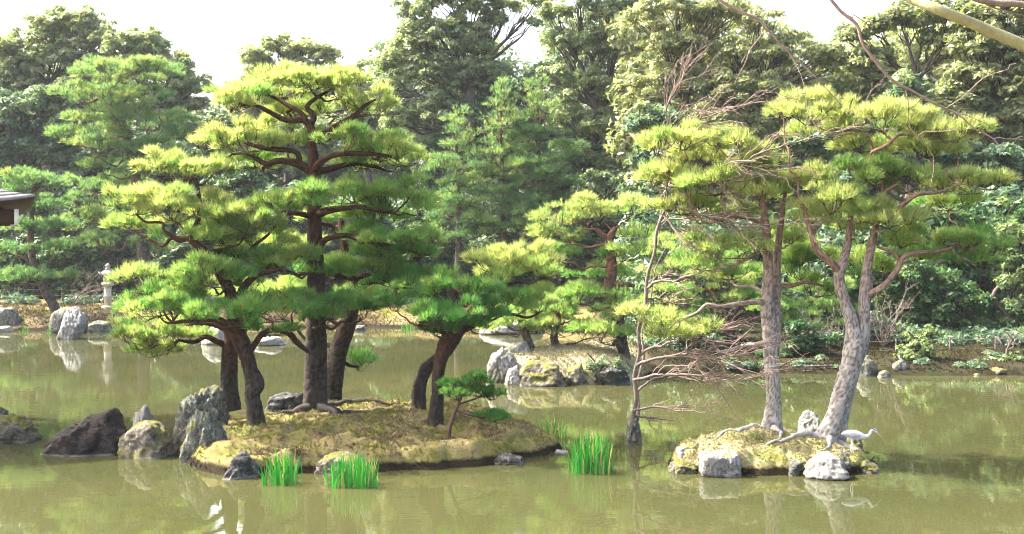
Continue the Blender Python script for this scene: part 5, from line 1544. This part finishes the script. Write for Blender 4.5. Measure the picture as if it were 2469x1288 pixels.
for fx, kx, tx_, dy in ((2052, 2049.5, 2054, -.03), (2058, 2057.5, 2063, .04)):
    tube(mb, spline(A([[*hv(fx, 1057, dy), 2.6 * uh], [*hv(fx, 1066, dy), 1.5 * uh], [*hv(kx, 1080, dy), 1.35 * uh], [*hv((kx + tx_) / 2, 1094, dy), 1.0 * uh], [*hv(tx_, 1108, dy), 1.1 * uh]]), .02), 8)
    for ex, ey in ((9, 0), (7, .035), (7, -.035), (-5, 0)):
        tube(mb, A([[*hv(tx_, 1107.5, dy), .9 * uh], [*hv(tx_ + ex * .6, 1107.5, dy + ey * .6), .75 * uh], [*hv(tx_ + ex, 1108.5, dy + ey), .35 * uh]]), 6)
mb.build('body', M['feather'], he, smooth=True)
for s in (-1, 1):
    mb = MB()
    n_ = 14
    for r_ in range(n_):
        for c_ in range(11):
            f, g = r_ / (n_ - 1), c_ / 10 * 2 - 1
            x = 2031 + 42 * f
            hw_ = 8.2 * math.sin(math.pi * min(1, .06 + f * .94)) ** .7 + .3
            y = 1045.8 + 4.0 * f + g * hw_ * .8 + 1.2 * (1 - f)
            br = np.interp(x, [b[0] for b in body], [b[2] for b in body])
            by = np.interp(x, [b[0] for b in body], [b[1] for b in body])
            off = .74 * math.sqrt(max(.02, br * br - (y - by) ** 2)) + 1.0 * (1 - abs(g) ** 3)
            mb.v.append(hv(x, y, s * off * uh)[None])
            mb.a.append(np.zeros(1))
    mb.n = n_ * 11
    mb.q.append(A([[a * 11 + b, a * 11 + b + 1, (a + 1) * 11 + b + 1, (a + 1) * 11 + b] for a in range(n_ - 1) for b in range(10)]))
    mb.build('wing', M['wing'], he, smooth=True)
    mb = MB()
    tube(mb, A([[*hv(2068, 1045.5, s * 5.6 * uh), .8 * uh], [*hv(2069.5, 1048.5, s * 6.0 * uh), 2.3 * uh], [*hv(2069.5, 1051, s * 5.8 * uh), 1.9 * uh], [*hv(2068, 1053.5, s * 5.2 * uh), .5 * uh]]), 10)
    mb.build('shoulder_patch', M['black'], he, smooth=True)
    mb = MB()
    tube(mb, A([[*hv(2113, 1039.6, s * 1.6 * uh), .5 * uh], [*hv(2109.5, 1036.4, s * 2.3 * uh), 1.3 * uh], [*hv(2105, 1033.6, s * 1.9 * uh), 1.2 * uh], [*hv(2098, 1032.6, s * .6 * uh), .5 * uh], [*hv(2092, 1034.5, 0), .2 * uh]]), 8)
    mb.build('crest', M['black'], he, smooth=True)
mb = MB()
tube(mb, A([[*hv(2113.5, 1042), 2.1 * uh], [*hv(2117, 1046), 1.5 * uh], [*hv(2122, 1051.5), .9 * uh], [*hv(2127, 1057), .25 * uh]]), 10)
mb.build('bill', M['bill'], he, smooth=True)

# small pine seedling at the end of the heron island
pine('pine_seedling', 'tiny bright pine seedling at the waterline past the heron', 18.9, [[(2095, 1120, 0, 5), (2102, 1108, 0, 4), (2108, 1100, 0, 3)]], [], [(2108, 1102, 16, 9, 0, .8), (2096, 1108, 9, 6, 0, .8)], 'twig', seg=6, flare=0, amp=0, clump=.06, k=14, L=.07, wd=.004, den=1400, subtwig=False)

# ------------------------------------------------------------------ air
hz = bpy.data.materials.new('pale_air')
hz.use_nodes = True
hn = hz.node_tree
for n_ in list(hn.nodes):
    if n_.type != 'OUTPUT_MATERIAL':
        hn.nodes.remove(n_)
pvn = hn.nodes.new('ShaderNodeVolumePrincipled')
pvn.inputs['Color'].default_value = (0.86, 0.93, 1.0, 1)
pvn.inputs['Density'].default_value = 0.0002
pvn.inputs['Anisotropy'].default_value = 0.2
hn.links.new(pvn.outputs[0], next(n for n in hn.nodes if n.type == 'OUTPUT_MATERIAL').inputs['Volume'])
mb = MB()
box(mb, (0, 650, 12.5), (1900, 1800, 29))
o = mb.build('haze', hz)
tag(o, 'thin pale spring haze over the pond', 'haze', kind='stuff')
